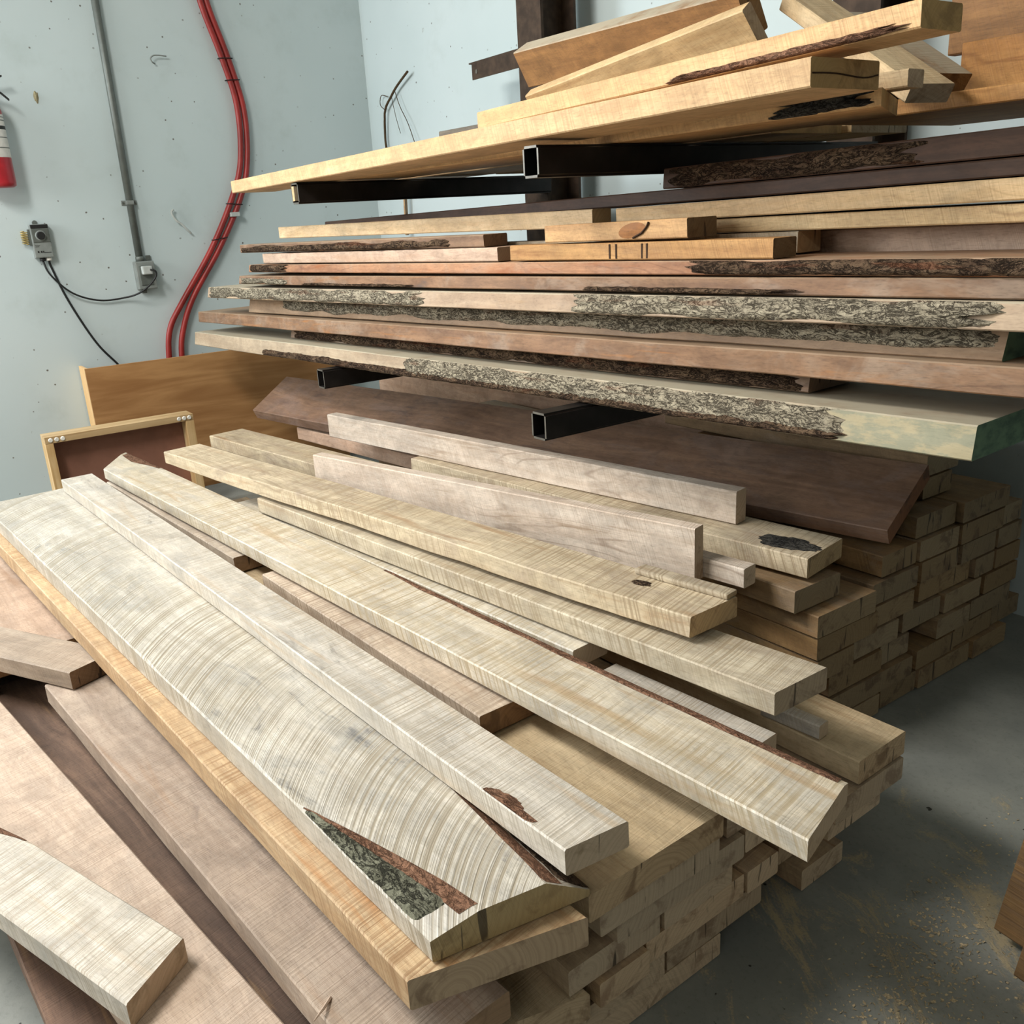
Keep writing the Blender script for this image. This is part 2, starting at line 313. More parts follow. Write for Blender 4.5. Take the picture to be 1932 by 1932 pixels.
DATA = [
    ('m14', 'board', 'dusty', (-4.2386, 1.1981, 0.7676), (2.8624, 1.2559, 0), 3.5129, 0.3, 0.056, 0, 0, {'live': 0.012, 'green': 1, 'bark': [[1.8, 3.29, 'grey', 0.95, 0], [0.75, 3.3, 'dark', 0.45, 1]]}, 'thick live-edge plank with green painted end, lowest on the lower rack arms', 'lumber on the lower rack arms'),
    ('m13', 'board', 'redbrown', (-3.4039, 1.3298, 0.8265), (2.8624, 1.3024, 0), 2.309, 0.16, 0.038, 0, 0, {'live': 0.006, 'bark': [[0.02, 9, 'dark', 1, 0]]}, 'short dark bark-edged plank, second from the bottom on the rack arms', 'lumber on the lower rack arms'),
    ('m12', 'board', 'redbrown', (-4.2148, 1.2293, 0.8561), (2.8624, 1.3024, 0), 3.6704, 0.24, 0.045, 0, 0, {'live': 0.004}, 'red-brown barkless plank, third from the bottom on the rack arms', 'lumber on the lower rack arms'),
    ('m11', 'board', 'dusty', (-3.7257, 1.2937, 0.9285), (2.8624, 1.2094, 0), 2.995, 0.22, 0.056, 0, 0, {'live': 0.016, 'green': 2, 'bark': [[0.3, 9, 'grey', 0.85, 0]]}, 'grey bark-faced plank, fourth from the bottom on the rack arms', 'lumber on the lower rack arms'),
    ('m10', 'board', 'dusty', (-3.9758, 1.2112, 0.971), (2.8624, 1.1164, 0), 3.4608, 0.26, 0.042, 0, 0, {'live': 0.01, 'bark': [[0, 1.7, 'grey', 1, 0], [2.3, 3.28, 'grey', 1, 0]]}, 'plank with patches of pale grey bark, fifth from bottom on the rack', 'lumber on the lower rack arms'),
    ('m9', 'board', 'redbrown', (-3.6446, 1.2428, 1.0225), (2.8624, 0.8839, 0), 3.1489, 0.24, 0.031, 0, 0, {'live': 0.004, 'bark': [[0, 0.46, 'grey', 0.8, 1], [0.55, 1.3, 'dark', 0.3, 1], [2.0, 2.6, 'dark', 0.4, 1]]}, 'grey-brown plank under a bark-ended one, sixth from bottom on the rack', 'lumber on the lower rack arms'),
    ('m8', 'board', 'orange', (-3.5466, 1.2527, 1.0646), (2.8624, 0.6513, 0), 3.0506, 0.2, 0.0275, 0, 0, {'live': 0.003, 'bark': [[0, 0.36, 'dark', 1, 0], [2.2, 9, 'dark', 1, 0]]}, 'orange-brown plank with dark bark at both ends, seventh on the rack', 'lumber on the lower rack arms'),
    ('m7', 'board', 'pinkpine', (-3.4077, 1.2596, 1.105), (2.8624, 0.5583, 0), 1.4465, 0.11, 0.034, 0, 0, {}, 'smooth pinkish white squared board below a dark bark strip', 'lumber on the lower rack arms'),
    ('m6', 'board', 'redbrown', (-3.6115, 1.2494, 1.1388), (2.8624, 0.4187, 0), 1.5954, 0.1, 0.03, 0, -0.03, {'bark': [[0, 1.45, 'dark', 0.85, 1]]}, 'bark-covered strip under the pale squared rack board', 'lumber on the lower rack arms'),
    ('m5', 'board', 'orangetan', (-1.911, 1.3345, 1.1228), (2.8624, 0.5117, 0), 0.7767, 0.07, 0.036, 0, 0, {'marks': [0.352, 0.372, 0.448, 0.462]}, 'short board with two pairs of dark pencil lines across its edge', 'lumber on the lower rack arms'),
    ('m4', 'board', 'orangetan', (-1.7764, 1.3412, 1.1657), (2.8624, 0.6978, 0), 0.4365, 0.09, 0.038, 0, 0, {'fknot': 0.285}, 'short block with a large knot and crack on its edge', 'lumber on the lower rack arms'),
    ('m2', 'board', 'pine', (-3.4532, 1.3523, 1.1956), (2.8624, 0.0465, 0), 1.7354, 0.062, 0.041, 0, 0, {}, 'clean sawn pale board resting on the dark bark strip', 'lumber on the lower rack arms'),
    ('m5b', 'board', 'tan', (-2.2, 1.447, 1.1235), (2.8064, 0.6732, 0), 1.022, 0.075, 0.04, 0, 0, {}, 'narrow board with pale grey cut end behind the pencil-marked one', 'lumber on the lower rack arms'),
    ('m3c', 'board', 'pinkpine', (-1.45, 1.588, 1.13), (1.1458, 0.6874, 0), 1, 0.2, 0.048, 0, 0, {}, 'clear pinkish plank, lowest of three pale ones on the rack', 'lumber on the lower rack arms'),
    ('m3b', 'board', 'pineswirl', (-1.66, 1.492, 1.1605), (0.4939, 0.5927, 0), 1.2, 0.25, 0.028, 0, 0, {}, 'pale plank with a swirl of grain, middle of three pale ones on the rack', 'lumber on the lower rack arms'),
    ('m3a', 'board', 'pine', (-1.68, 1.478, 1.195), (0.7473, 0.8406, 0), 1.25, 0.24, 0.0335, 0, 0, {}, 'creamy yellow plank, topmost of three pale ones on the rack', 'lumber on the lower rack arms'),
    ('m1', 'board', 'dark', (-3.35, 1.5, 1.2055), (0.6636, 0.741, 0), 2.9, 0.25, 0.028, 0, 0, {'live': 0.002}, 'dark reddish plank lying across the pale rack boards', 'lumber on the lower rack arms'),
    ('m1b', 'board', 'dark', (-1.56, 1.518, 1.273), (0.7441, 0.7812, 0), 1.1, 0.3, 0.0425, 0, 0, {'live': 0.004, 'bark': [[0, 0.62, 'dark', 1, 0]]}, 'dark bark-edged plank, topmost on the lower rack arms', 'lumber on the lower rack arms'),
    ('t1', 'board', 'pinesaw', (-3.4399, 1.19, 1.3626), (0, 0.5924, 0), 2.5129, 0.165, 0.041, 0, 0, {'endcrack': 1}, 'long pale sawn plank with cracked end spanning the upper rack arms', 'lumber on the upper rack arms'),
    ('t0', 'board', 'pinesaw', (-3.2, 1.365, 1.3585), (1.4097, 0, 0), 2.2357, 0.24, 0.028, 0, -0.12, {'bark': [[2.0, 9, 'darkgrey', 1, 0]]}, 'wide plank with dark bark tip under the cracked-end plank', 'lumber on the upper rack arms'),
    ('t2', 'board', 'pinesaw', (-1.8925, 1.25, 1.4216), (0, 1.0585, 0), 1.0949, 0.1, 0.036, 0, 0, {'bark': [[0.6, 9, 'red', 0.4, 1]]}, 'pale plank with brown bark line lying atop the long upper plank', 'lumber on the upper rack arms'),
    ('t7s', 'offcut', 'greywood', (-2.48, 1.5, 1.437), (2.2906, 0, 0), 0.42, 0.12, 0.03, 0, 0, {}, 'weathered grey offcut on the upper rack behind the pale planks', 'lumber on the upper rack arms'),
    ('t3', 'offcut', 'pinepale', (-1.9919, 1.46, 1.471), (0, 5.0466, 38), 0.6975, 0.03, 0.085, 0, 0, {}, 'pale offcut tipped on its side atop the upper rack', 'lumber on the upper rack arms'),
    ('t4', 'offcut', 'rustic', (-2.2549, 1.62, 1.6158), (0, -0.9256, 30), 0.8006, 0.06, 0.1, 0, 0, {}, 'rough brown offcut with greyish top leaning at the rack post', 'lumber on the upper rack arms'),
    ('t6', 'board', 'pinepale', (-1.4305, 1.74, 1.6087), (-14.8289, -30.2841, 0), 0.4525, 0.1, 0.035, 0, 0, {}, 'grey-edged board tilted steeply behind the bark-lined upper plank', 'lumber on the upper rack arms'),
    ('t5', 'board', 'orangetan', (-1.35, 1.78, 1.372), (0, -0.1719, 0), 0.95, 0.5, 0.03, 0, 0, {}, 'orange-brown shelf board with knot at the back of the upper rack', 'lumber on the upper rack arms'),
    ('t12', 'board', 'pinesaw', (-3.15, 1.665, 1.3585), (0.6875, 0, 0), 1.74, 0.25, 0.027, 0, 0, {}, 'added shading plank hidden mid-depth on the upper rack arms behind the bark-tipped one', 'lumber on the upper rack arms'),  # hidden plank added to block overhead light and darken the wall below
    ('t13', 'board', 'pinepale', (-2.85, 1.945, 1.3585), (0.2865, 0, 0), 1.45, 0.22, 0.027, 0, 0, {}, 'added shading plank, flat and rearmost on the upper rack arms near the uprights', 'lumber on the upper rack arms'),  # also added behind the others, keeps overhead light off the wall
    ('t8', 'board', 'orangetan', (-1.17, 1.99, 1.482), (2.8624, 0, 0), 0.9, 0.03, 0.105, 0, 0, {}, 'brown plank standing on edge at the back of the upper rack', 'lumber on the upper rack arms'),
    ('t9', 'board', 'rustic', (-1.28, 2.12, 1.8), (2.2906, 0, 0), 1, 0.035, 0.32, 0, 0, {}, 'broad brown plank leaning on the back wall above the rack', 'lumber on the upper rack arms'),
    ('t11', 'offcut', 'rustic', (-1.3437, 1.84, 1.5629), (-9.5266, -32.2848, 0), 0.2859, 0.1, 0.04, 0, 0, {'bark': [[0, 9, 'dark', 1, 0]]}, 'dark rough-barked offcut tilted at the back of the upper rack', 'lumber on the upper rack arms'),
    ('t10', 'stick', 'pinepale', (-1.25, 1.475, 1.3885), (2.8624, 0, 0), 0.285, 0.05, 0.028, 0, 0, {}, 'small square stick end with knot beside the cracked-end plank', 'lumber on the upper rack arms'),
    ('R1_0', 'board', 'stack', (-3.1149, 1.6396, 0.056), (0.6, 0, 0), 2, 0.1312, 0.0525, 0, 0, {}, 'square-cut board, lowest layer of the stack below the rack, fourth from the wall', 'stack of square-cut boards under the rack'),
    ('R1_1', 'board', 'stack', (-3.1238, 1.7855, 0.056), (0.6, 0, 0), 2, 0.15, 0.0525, 0, 0, {}, 'square-cut board, lowest layer of the stack below the rack, third from the wall', 'stack of square-cut boards under the rack'),
    ('R1_2', 'board', 'stack', (-1.8703, 1.9536, 0.056), (0.6, 0, 0), 0.75, 0.2346, 0.0525, 0, 0, {}, 'square-cut board, lowest layer of the stack below the rack, second from the wall', 'stack of square-cut boards under the rack'),
    ('R1_3', 'board', 'stack', (-1.5688, 2.2024, 0.056), (0.6, 0, 0), 0.45, 0.1688, 0.0525, 0, 0, {}, 'square-cut board, lowest layer of the stack below the rack, first from the wall', 'stack of square-cut boards under the rack'),
    ('R2_0', 'board', 'stack', (-3.1124, 1.5559, 0.114), (0.6, 0, 0), 2, 0.3435, 0.0525, 0, 0, {}, 'square-cut board, second layer of the stack below the rack, fourth from the wall', 'stack of square-cut boards under the rack'),
    ('R2_1', 'board', 'stack', (-1.8703, 1.9362, 0.114), (0.6, 0, 0), 0.75, 0.1718, 0.0525, 0, 0, {}, 'square-cut board, second layer of the stack below the rack, third from the wall', 'stack of square-cut boards under the rack'),
    ('R2_2', 'board', 'stack', (-1.8791, 2.1189, 0.114), (0.6, 0, 0), 0.75, 0.1817, 0.0525, 0, 0, {}, 'square-cut board, second layer of the stack below the rack, second from the wall', 'stack of square-cut boards under the rack'),
    ('R2_3', 'board', 'stack', (-1.5855, 2.3128, 0.114), (0.6, 0, 0), 0.45, 0.1442, 0.0525, 0, 0, {}, 'square-cut board, second layer of the stack below the rack, first from the wall', 'stack of square-cut boards under the rack'),
    ('R3_0', 'board', 'stack', (-3.1163, 1.5685, 0.172), (0.6, 0, 0), 2, 0.2024, 0.0525, 0, 0, {}, 'square-cut board, third layer of the stack below the rack, fourth from the wall', 'stack of square-cut boards under the rack'),
    ('R3_1', 'board', 'stack', (-3.1288, 1.7792, 0.172), (0.6, 0, 0), 2, 0.1183, 0.0525, 0, 0, {}, 'square-cut board, third layer of the stack below the rack, third from the wall', 'stack of square-cut boards under the rack'),
    ('R3_2', 'board', 'stack', (-1.8709, 2.0178, 0.172), (0.6, 0, 0), 0.75, 0.154, 0.0525, 0, 0, {}, 'square-cut board, third layer of the stack below the rack, second from the wall', 'stack of square-cut boards under the rack'),
    ('R3_3', 'board', 'stack', (-1.5783, 2.1877, 0.172), (0.6, 0, 0), 0.45, 0.1982, 0.0525, 0, 0, {}, 'square-cut board, third layer of the stack below the rack, first from the wall', 'stack of square-cut boards under the rack'),
    ('R4_0', 'board', 'stack', (-3.1081, 1.5145, 0.23), (0.6, 0, 0), 2, 0.1315, 0.0525, 0, 0, {}, 'square-cut board, fourth layer of the stack below the rack, fifth from the wall', 'stack of square-cut boards under the rack'),
    ('R4_1', 'board', 'stack', (-3.1217, 1.6602, 0.23), (0.6, 0, 0), 2, 0.1778, 0.0525, 0, 0, {}, 'square-cut board, fourth layer of the stack below the rack, fourth from the wall', 'stack of square-cut boards under the rack'),
    ('R4_2', 'board', 'stack', (-3.131, 1.8665, 0.23), (0.6, 0, 0), 2, 0.1632, 0.0525, 0, 0, {}, 'square-cut board, fourth layer of the stack below the rack, third from the wall', 'stack of square-cut boards under the rack'),
    ('R4_3', 'board', 'stack', (-1.8781, 2.0538, 0.23), (0.6, 0, 0), 0.75, 0.1721, 0.0525, 0, 0, {}, 'square-cut board, fourth layer of the stack below the rack, second from the wall', 'stack of square-cut boards under the rack'),
    ('R4_4', 'board', 'stack', (-1.5759, 2.2381, 0.23), (0.6, 0, 0), 0.45, 0.1676, 0.0525, 0, 0, {}, 'square-cut board, fourth layer of the stack below the rack, first from the wall', 'stack of square-cut boards under the rack'),
    ('R5_0', 'board', 'stack', (-3.1068, 1.5059, 0.288), (0.6, 0, 0), 2, 0.2225, 0.0525, 0, 0, {}, 'square-cut board, fifth layer of the stack below the rack, fifth from the wall', 'stack of square-cut boards under the rack'),
    ('R5_1', 'board', 'stack', (-3.1228, 1.7382, 0.288), (0.6, 0, 0), 2, 0.1571, 0.0525, 0, 0, {}, 'square-cut board, fifth layer of the stack below the rack, fourth from the wall', 'stack of square-cut boards under the rack'),
    ('R5_2', 'board', 'stack', (-1.888, 1.9509, 0.288), (0.6, 0, 0), 0.75, 0.2286, 0.0525, 0, 0, {}, 'square-cut board, fifth layer of the stack below the rack, third from the wall', 'stack of square-cut boards under the rack'),
    ('R5_3', 'board', 'stack', (-1.8793, 2.1873, 0.288), (0.6, 0, 0), 0.75, 0.0921, 0.0525, 0, 0, {}, 'square-cut board, fifth layer of the stack below the rack, second from the wall', 'stack of square-cut boards under the rack'),
    ('R5_4', 'board', 'stack', (-1.5784, 2.2878, 0.288), (0.6, 0, 0), 0.45, 0.124, 0.0525, 0, 0, {}, 'square-cut board, fifth layer of the stack below the rack, first from the wall', 'stack of square-cut boards under the rack'),
    ('R6_0', 'board', 'stack', (-3.1018, 1.4971, 0.346), (0.6, 0, 0), 2, 0.2111, 0.0525, 0, 0, {}, 'square-cut board, sixth layer of the stack below the rack, fifth from the wall', 'stack of square-cut boards under the rack'),
    ('R6_1', 'board', 'stack', (-3.1243, 1.7258, 0.346), (0.6, 0, 0), 2, 0.1811, 0.0525, 0, 0, {}, 'square-cut board, sixth layer of the stack below the rack, fourth from the wall', 'stack of square-cut boards under the rack'),
    ('R6_2', 'board', 'stack', (-3.1287, 1.926, 0.346), (0.6, 0, 0), 2, 0.1611, 0.0525, 0, 0, {}, 'square-cut board, sixth layer of the stack below the rack, third from the wall', 'stack of square-cut boards under the rack'),
    ('R6_3', 'board', 'stack', (-1.8791, 2.1159, 0.346), (0.6, 0, 0), 0.75, 0.1623, 0.0525, 0, 0, {}, 'square-cut board, sixth layer of the stack below the rack, second from the wall', 'stack of square-cut boards under the rack'),
    ('R6_4', 'board', 'stack', (-1.5786, 2.2896, 0.346), (0.6, 0, 0), 0.45, 0.1192, 0.0525, 0, 0, {}, 'square-cut board, sixth layer of the stack below the rack, first from the wall', 'stack of square-cut boards under the rack'),
    ('R7_0', 'board', 'stack', (-2.4369, 1.4686, 0.404), (0.6, 0, 0), 1.3, 0.1576, 0.0525, 0, 0, {}, 'square-cut board, seventh layer of the stack below the rack, fifth from the wall', 'stack of square-cut boards under the rack'),
    ('R7_1', 'board', 'stack', (-3.132, 1.7645, 0.404), (0.6, 0, 0), 2, 0.1406, 0.0525, 0, 0, {}, 'square-cut board, seventh layer of the stack below the rack, fourth from the wall', 'stack of square-cut boards under the rack'),
    ('R7_2', 'board', 'stack', (-3.128, 1.9101, 0.404), (0.6, 0, 0), 2, 0.1701, 0.0525, 0, 0, {}, 'square-cut board, seventh layer of the stack below the rack, third from the wall', 'stack of square-cut boards under the rack'),
    ('R7_3', 'board', 'stack', (-1.8748, 2.0982, 0.404), (0.6, 0, 0), 0.75, 0.2016, 0.0525, 0, 0, {}, 'square-cut board, seventh layer of the stack below the rack, second from the wall', 'stack of square-cut boards under the rack'),
    ('R7_4', 'board', 'stack', (-1.5825, 2.3116, 0.404), (0.6, 0, 0), 0.45, 0.092, 0.0525, 0, 0, {}, 'square-cut board, seventh layer of the stack below the rack, first from the wall', 'stack of square-cut boards under the rack'),
    ('R8_0', 'board', 'stack', (-3.1394, 1.9036, 0.462), (0.6, 0, 0), 2, 0.1729, 0.0525, 0, 0, {}, 'square-cut board, eighth layer of the stack below the rack, second from the wall', 'stack of square-cut boards under the rack'),
    ('R8_1', 'board', 'stack', (-1.8742, 2.0947, 0.462), (0.6, 0, 0), 0.75, 0.2194, 0.0525, 0, 0, {}, 'square-cut board, eighth layer of the stack below the rack, first from the wall', 'stack of square-cut boards under the rack'),
    ('R9_0', 'board', 'stack', (-1.95, 2.0345, 0.52), (0.6, 0, 0), 0.75, 0.1284, 0.0525, 0, 0, {}, 'square-cut board, ninth layer of the stack below the rack, the only one', 'stack of square-cut boards under the rack'),
    ('R10_0', 'board', 'stack', (-2.1, 2.0411, 0.578), (0.6, 0, 0), 0.9, 0.1445, 0.0525, 0, 0, {}, 'square-cut board, tenth layer of the stack below the rack, the only one', 'stack of square-cut boards under the rack'),
    ('N1_0', 'board', 'stack2', (-3.1098, 0.3197, 0.0465), (2.5, 0, 0), 2.3, 0.5155, 0.0445, 0, 0, {}, 'sawn board in the lowest layer of the low open stack, first from its open side', 'stack of sawn boards below the bark slab'),
    ('N1_1', 'board', 'stack2', (-3.2778, 0.8497, 0.0465), (2.5, 0, 0), 2.3, 0.1792, 0.0445, 0, 0, {}, 'sawn board in the lowest layer of the low open stack, second from its open side', 'stack of sawn boards below the bark slab'),
    ('N1_2', 'board', 'stack2', (-3.1428, 1.0567, 0.0465), (2.5, 0, 0), 2.3, 0.1271, 0.0445, 0, 0, {}, 'sawn board in the lowest layer of the low open stack, third from its open side', 'stack of sawn boards below the bark slab'),
    ('N2_0', 'board', 'stack2', (-3.1128, 0.4497, 0.0945), (2.5, 0, 0), 2.3, 0.2492, 0.0445, 0, 0, {}, 'sawn board in the second layer of the low open stack, first from its open side', 'stack of sawn boards below the bark slab'),
    ('N2_1', 'board', 'stack2', (-3.1258, 0.7057, 0.0945), (2.5, 0, 0), 2.3, 0.2332, 0.0445, 0, 0, {}, 'sawn board in the second layer of the low open stack, second from its open side', 'stack of sawn boards below the bark slab'),
    ('N2_2', 'board', 'stack2', (-3.2278, 0.9547, 0.0945), (2.5, 0, 0), 2.3, 0.1441, 0.0445, 0, 0, {}, 'sawn board in the second layer of the low open stack, third from its open side', 'stack of sawn boards below the bark slab'),
    ('N3_0', 'board', 'stack2', (-3.1008, 0.5477, 0.1425), (2.5, 0, 0), 2.3, 0.1021, 0.0445, 0, 0, {}, 'sawn board in the third layer of the low open stack, first from its open side', 'stack of sawn boards below the bark slab'),
    ('N3_1', 'board', 'stack2', (-3.1178, 0.6547, 0.1425), (2.5, 0, 0), 2.3, 0.2292, 0.0445, 0, 0, {}, 'sawn board in the third layer of the low open stack, second from its open side', 'stack of sawn boards below the bark slab'),
    ('N3_2', 'board', 'stack2', (-3.1258, 0.8897, 0.1425), (2.5, 0, 0), 2.3, 0.0821, 0.0445, 0, 0, {}, 'sawn board in the third layer of the low open stack, third from its open side', 'stack of sawn boards below the bark slab'),
    ('N3_3', 'board', 'stack2', (-3.1398, 0.9847, 0.1425), (2.5, 0, 0), 2.3, 0.1141, 0.0445, 0, 0, {}, 'sawn board in the third layer of the low open stack, fourth from its open side', 'stack of sawn boards below the bark slab'),
    ('N4_0', 'board', 'stack2', (-3.1078, 0.4977, 0.1905), (2.5, 0, 0), 2.3, 0.1842, 0.0445, 0, 0, {}, 'sawn board in the fourth layer of the low open stack, first from its open side', 'stack of sawn boards below the bark slab'),
    ('N4_1', 'board', 'stack2', (-3.1158, 0.6897, 0.1905), (2.5, 0, 0), 2.3, 0.1592, 0.0445, 0, 0, {}, 'sawn board in the fourth layer of the low open stack, second from its open side', 'stack of sawn boards below the bark slab'),
    ('N4_2', 'board', 'stack2', (-3.1578, 0.8597, 0.1905), (2.5, 0, 0), 2.3, 0.1692, 0.0445, 0, 0, {}, 'sawn board in the fourth layer of the low open stack, third from its open side', 'stack of sawn boards below the bark slab'),
    ('N4_3', 'board', 'stack2', (-3.0898, 1.0497, 0.1905), (2.5, 0, 0), 2.3, 0.1592, 0.0445, 0, 0, {}, 'sawn board in the fourth layer of the low open stack, fourth from its open side', 'stack of sawn boards below the bark slab'),
    ('N5_0', 'board', 'stack2', (-3.1008, 0.5827, 0.2385), (2.5, 0, 0), 2.3, 0.2823, 0.0445, 0, 0, {}, 'sawn board in the fifth layer of the low open stack, first from its open side', 'stack of sawn boards below the bark slab'),
    ('N5_1', 'board', 'stack2', (-3.1178, 0.8717, 0.2385), (2.5, 0, 0), 2.3, 0.1271, 0.0445, 0, 0, {}, 'sawn board in the fifth layer of the low open stack, second from its open side', 'stack of sawn boards below the bark slab'),
    ('N5_2', 'board', 'stack2', (-3.0698, 1.0397, 0.2385), (2.5, 0, 0), 2.3, 0.2042, 0.0445, 0, 0, {}, 'sawn board in the fifth layer of the low open stack, third from its open side', 'stack of sawn boards below the bark slab'),
    ('N6_0', 'board', 'stack2', (-3.0858, 0.5397, 0.2865), (2.5, 0, 0), 2.3, 0.2492, 0.0445, 0, 0, {}, 'sawn board in the sixth layer of the low open stack, first from its open side', 'stack of sawn boards below the bark slab'),
    ('N6_1', 'board', 'stack2', (-3.1198, 0.8297, 0.2865), (2.5, 0, 0), 2.3, 0.1491, 0.0445, 0, 0, {}, 'sawn board in the sixth layer of the low open stack, second from its open side', 'stack of sawn boards below the bark slab'),
    ('N7_0', 'board', 'yellow', (-3.0748, 0.5127, 0.3345), (2.5, 0, 0), 2.3, 0.2733, 0.0445, 0, 0, {}, 'wide yellowish board topping the low stack beside the bark-cornered slab', 'stack of sawn boards below the bark slab'),
    ('p11', 'board', 'yellow', (-2.2766, 1.1396, 0.288), (2.5, 0, 0), 1.5, 0.1441, 0.046, 0, 0, {}, 'broad yellowish board jutting out below the ribbed sawn board', 'loose boards on the floor pile'),
    ('n3', 'board', 'tanrust', (-3.3, 0.1586, 0.336), (4.4601, 0, 0), 2.5051, 0.2302, 0.046, 0, 0.0728, {}, 'thick sawn plank directly under the bark-cornered slab', 'loose boards on the floor pile'),
    ('n2', 'board', 'creamarc', (-3.35, 0.1804, 0.386), (4.7263, 0, 0), 2.5532, 0.22, 0.048, 0, 0.05, {'slab': 1, 'taper': 0.13}, 'wide slab with curved saw marks and mossy bark corner', 'loose boards on the floor pile'),
    ('n1', 'board', 'cream', (-3.3126, 0.4207, 0.43), (3.4662, 0, 0), 2.5435, 0.102, 0.041, 0, 0.0138, {'notch': 1}, 'narrow pale board with bark knot lying on the curved-marked slab', 'loose boards on the floor pile'),
    ('n4b', 'board', 'greysaw', (-2.1, 0.6649, 0.383), (2.8076, 0, 0), 0.9186, 0.165, 0.043, 0, 0, {}, 'grey striped sawn board with square end beneath the long white board', 'loose boards on the floor pile'),
    ('n4a', 'board', 'greysaw', (-3.35, 0.5654, 0.383), (4.3861, 0, 0), 1.0869, 0.155, 0.043, 0, 0, {}, 'grey striped sawn board beyond the dark gap in the pile', 'loose boards on the floor pile'),
    ('p10', 'board', 'creamp', (-3.3604, 0.5657, 0.428), (5.3869, 0, 0), 2.7759, 0.1497, 0.036, -0.22, -0.0319, {'barkedge': 1}, 'long whitish board with thin bark line along one edge', 'loose boards on the floor pile'),
    ('p9', 'board', 'creamp', (-2.6563, 0.7955, 0.412), (6.0758, 0, 0), 1.4414, 0.095, 0.04, 0, 0, {}, 'short pale board with brown patches tucked beside the long white board', 'loose boards on the floor pile'),
    ('p8', 'board', 'tansaw', (-2.4952, 0.8086, 0.46), (7.8273, 0, 0), 1.6852, 0.1314, 0.042, 0, 0.0176, {}, 'board with ribbed saw marks and streaked end jutting over the stack', 'loose boards on the floor pile'),
    ('p7', 'board', 'tan', (-3.0825, 0.714, 0.512), (9.6116, 0, 0), 2.0799, 0.1283, 0.04, 0, 0.0151, {'knot': 1, 'live': 0.0031}, 'board with knot and split corner lying on the ribbed board', 'loose boards on the floor pile'),
    ('p3', 'board', 'tan', (-2.5505, 1.345, 0.462), (7.6061, 0, 0), 1.4162, 0.1627, 0.046, 0, -0.0077, {'rot': 1}, 'board with dark rotten knot at its end in the pile', 'loose boards on the floor pile'),
    ('p2', 'board', 'pale', (-2.5652, 1.0205, 0.5351), (14.7222, 0, 0), 1.3054, 0.038, 0.1251, 0, 0, {}, 'board standing on edge between the knotty board and square timber', 'loose boards on the floor pile'),
    ('p1', 'board', 'pale', (-3.0466, 1.2852, 0.546), (10.3925, 0, 0), 1.6773, 0.045, 0.082, 0, 0, {}, 'square pinkish timber with wavy grain lying before the dark slab', 'loose boards on the floor pile'),
    ('p5', 'stick', 'pale', (-1.8042, 1.3215, 0.455), (8, 0, 0), 0.6, 0.0444, 0.045, 0, 0, {}, 'small square stick end beside the board standing on edge', 'loose boards on the floor pile'),
    ('p6', 'board', 'tan', (-3.4449, 0.9705, 0.46), (9.2762, 0, 0), 1.2636, 0.14, 0.045, 0, 0, {}, 'tan board at the far end of the pile beside the plywood box', 'loose boards on the floor pile'),
    ('p6b', 'board', 'brown', (-3.3822, 1.0125, 0.405), (8.7843, 0, 0), 1.1853, 0.16, 0.045, 0, 0, {}, 'brown board beneath the tan one beside the plywood box', 'loose boards on the floor pile'),
    ('p6c', 'board', 'pinkpine', (-3.5404, 1.3551, 0.41), (7.6111, 0, 0), 0.8591, 0.1, 0.05, 0, 0, {}, 'thin pinkish board running under the wavy-grained timber', 'loose boards on the floor pile'),
    ('u2', 'board', 'walnut', (-3.7852, 1.2638, 0.463), (11.4602, 0, 24.5), 2.703, 0.25, 0.044, -0.06, 0, {}, 'wide dark walnut-brown plank sloping beneath the lower rack arms', 'loose boards on the floor pile'),
    ('u1', 'board', 'pinkpine', (-4.3, 2.125, 0.515), (0.8594, 0, 0), 2.33, 0.03, 0.34, 0, 0, {}, 'reddish plank on edge behind the dark sloping plank', 'loose boards on the floor pile'),
    ('n8', 'board', 'greyt', (-2.5803, -0.0887, 0.286), (29.3989, 0, 0), 0.5809, 0.12, 0.043, 0, 0.0151, {}, 'short greyish board with angled end under the sawn planks', 'loose boards on the floor pile'),
    ('n14', 'board', 'pinktan', (-3.55, -0.16, 0.241), (4.0042, 0, 0), 1.2, 0.42, 0.044, 0, 0, {}, 'pale pinkish plank under the short angled board', 'loose boards on the floor pile'),
    ('n9', 'board', 'browng', (-2.1512, 0.1493, 0.24), (5.9588, 0, 0), 1.3841, 0.2, 0.045, 0, 0, {}, 'long grey-brown plank running beneath the thick sawn plank', 'loose boards on the floor pile'),
    ('n10', 'board', 'walnutstreak', (-3.3257, -0.1623, 0.148), (8.4296, 0, 0), 2.4667, 0.22, 0.045, 0, 0, {}, 'dark streaked walnut plank between two paler planks', 'loose boards on the floor pile'),
    ('n11', 'board', 'pinktan', (-3.2172, -0.2342, 0.192), (8.4296, 0, 0), 2.3904, 0.15, 0.042, 0, 0, {}, 'wide pinkish tan plank with a pale board lying across it', 'loose boards on the floor pile'),
    ('n12', 'board', 'cream', (-2.3, -0.3654, 0.235), (20.3034, 0, 0), 1.2856, 0.1171, 0.042, 0, -0.0356, {'barkback': 1}, 'pale short-ended board lying across the wide pinkish plank', 'loose boards on the floor pile'),
    ('n13', 'board', 'walnutstreak', (-3.0816, -0.1555, 0.1), (4.5869, 0, 0), 1.9527, 0.3, 0.045, 0, 0, {}, 'mottled dark brown plank nearest the bare floor', 'loose boards on the floor pile'),
    ('n7', 'board', 'yellow', (-1.6, 0.4098, 0.144), (3.2193, 0, 0), 0.7617, 0.1726, 0.046, 0, 0.0504, {}, 'yellowish board end poking out below the thick sawn plank', 'loose boards on the floor pile'),
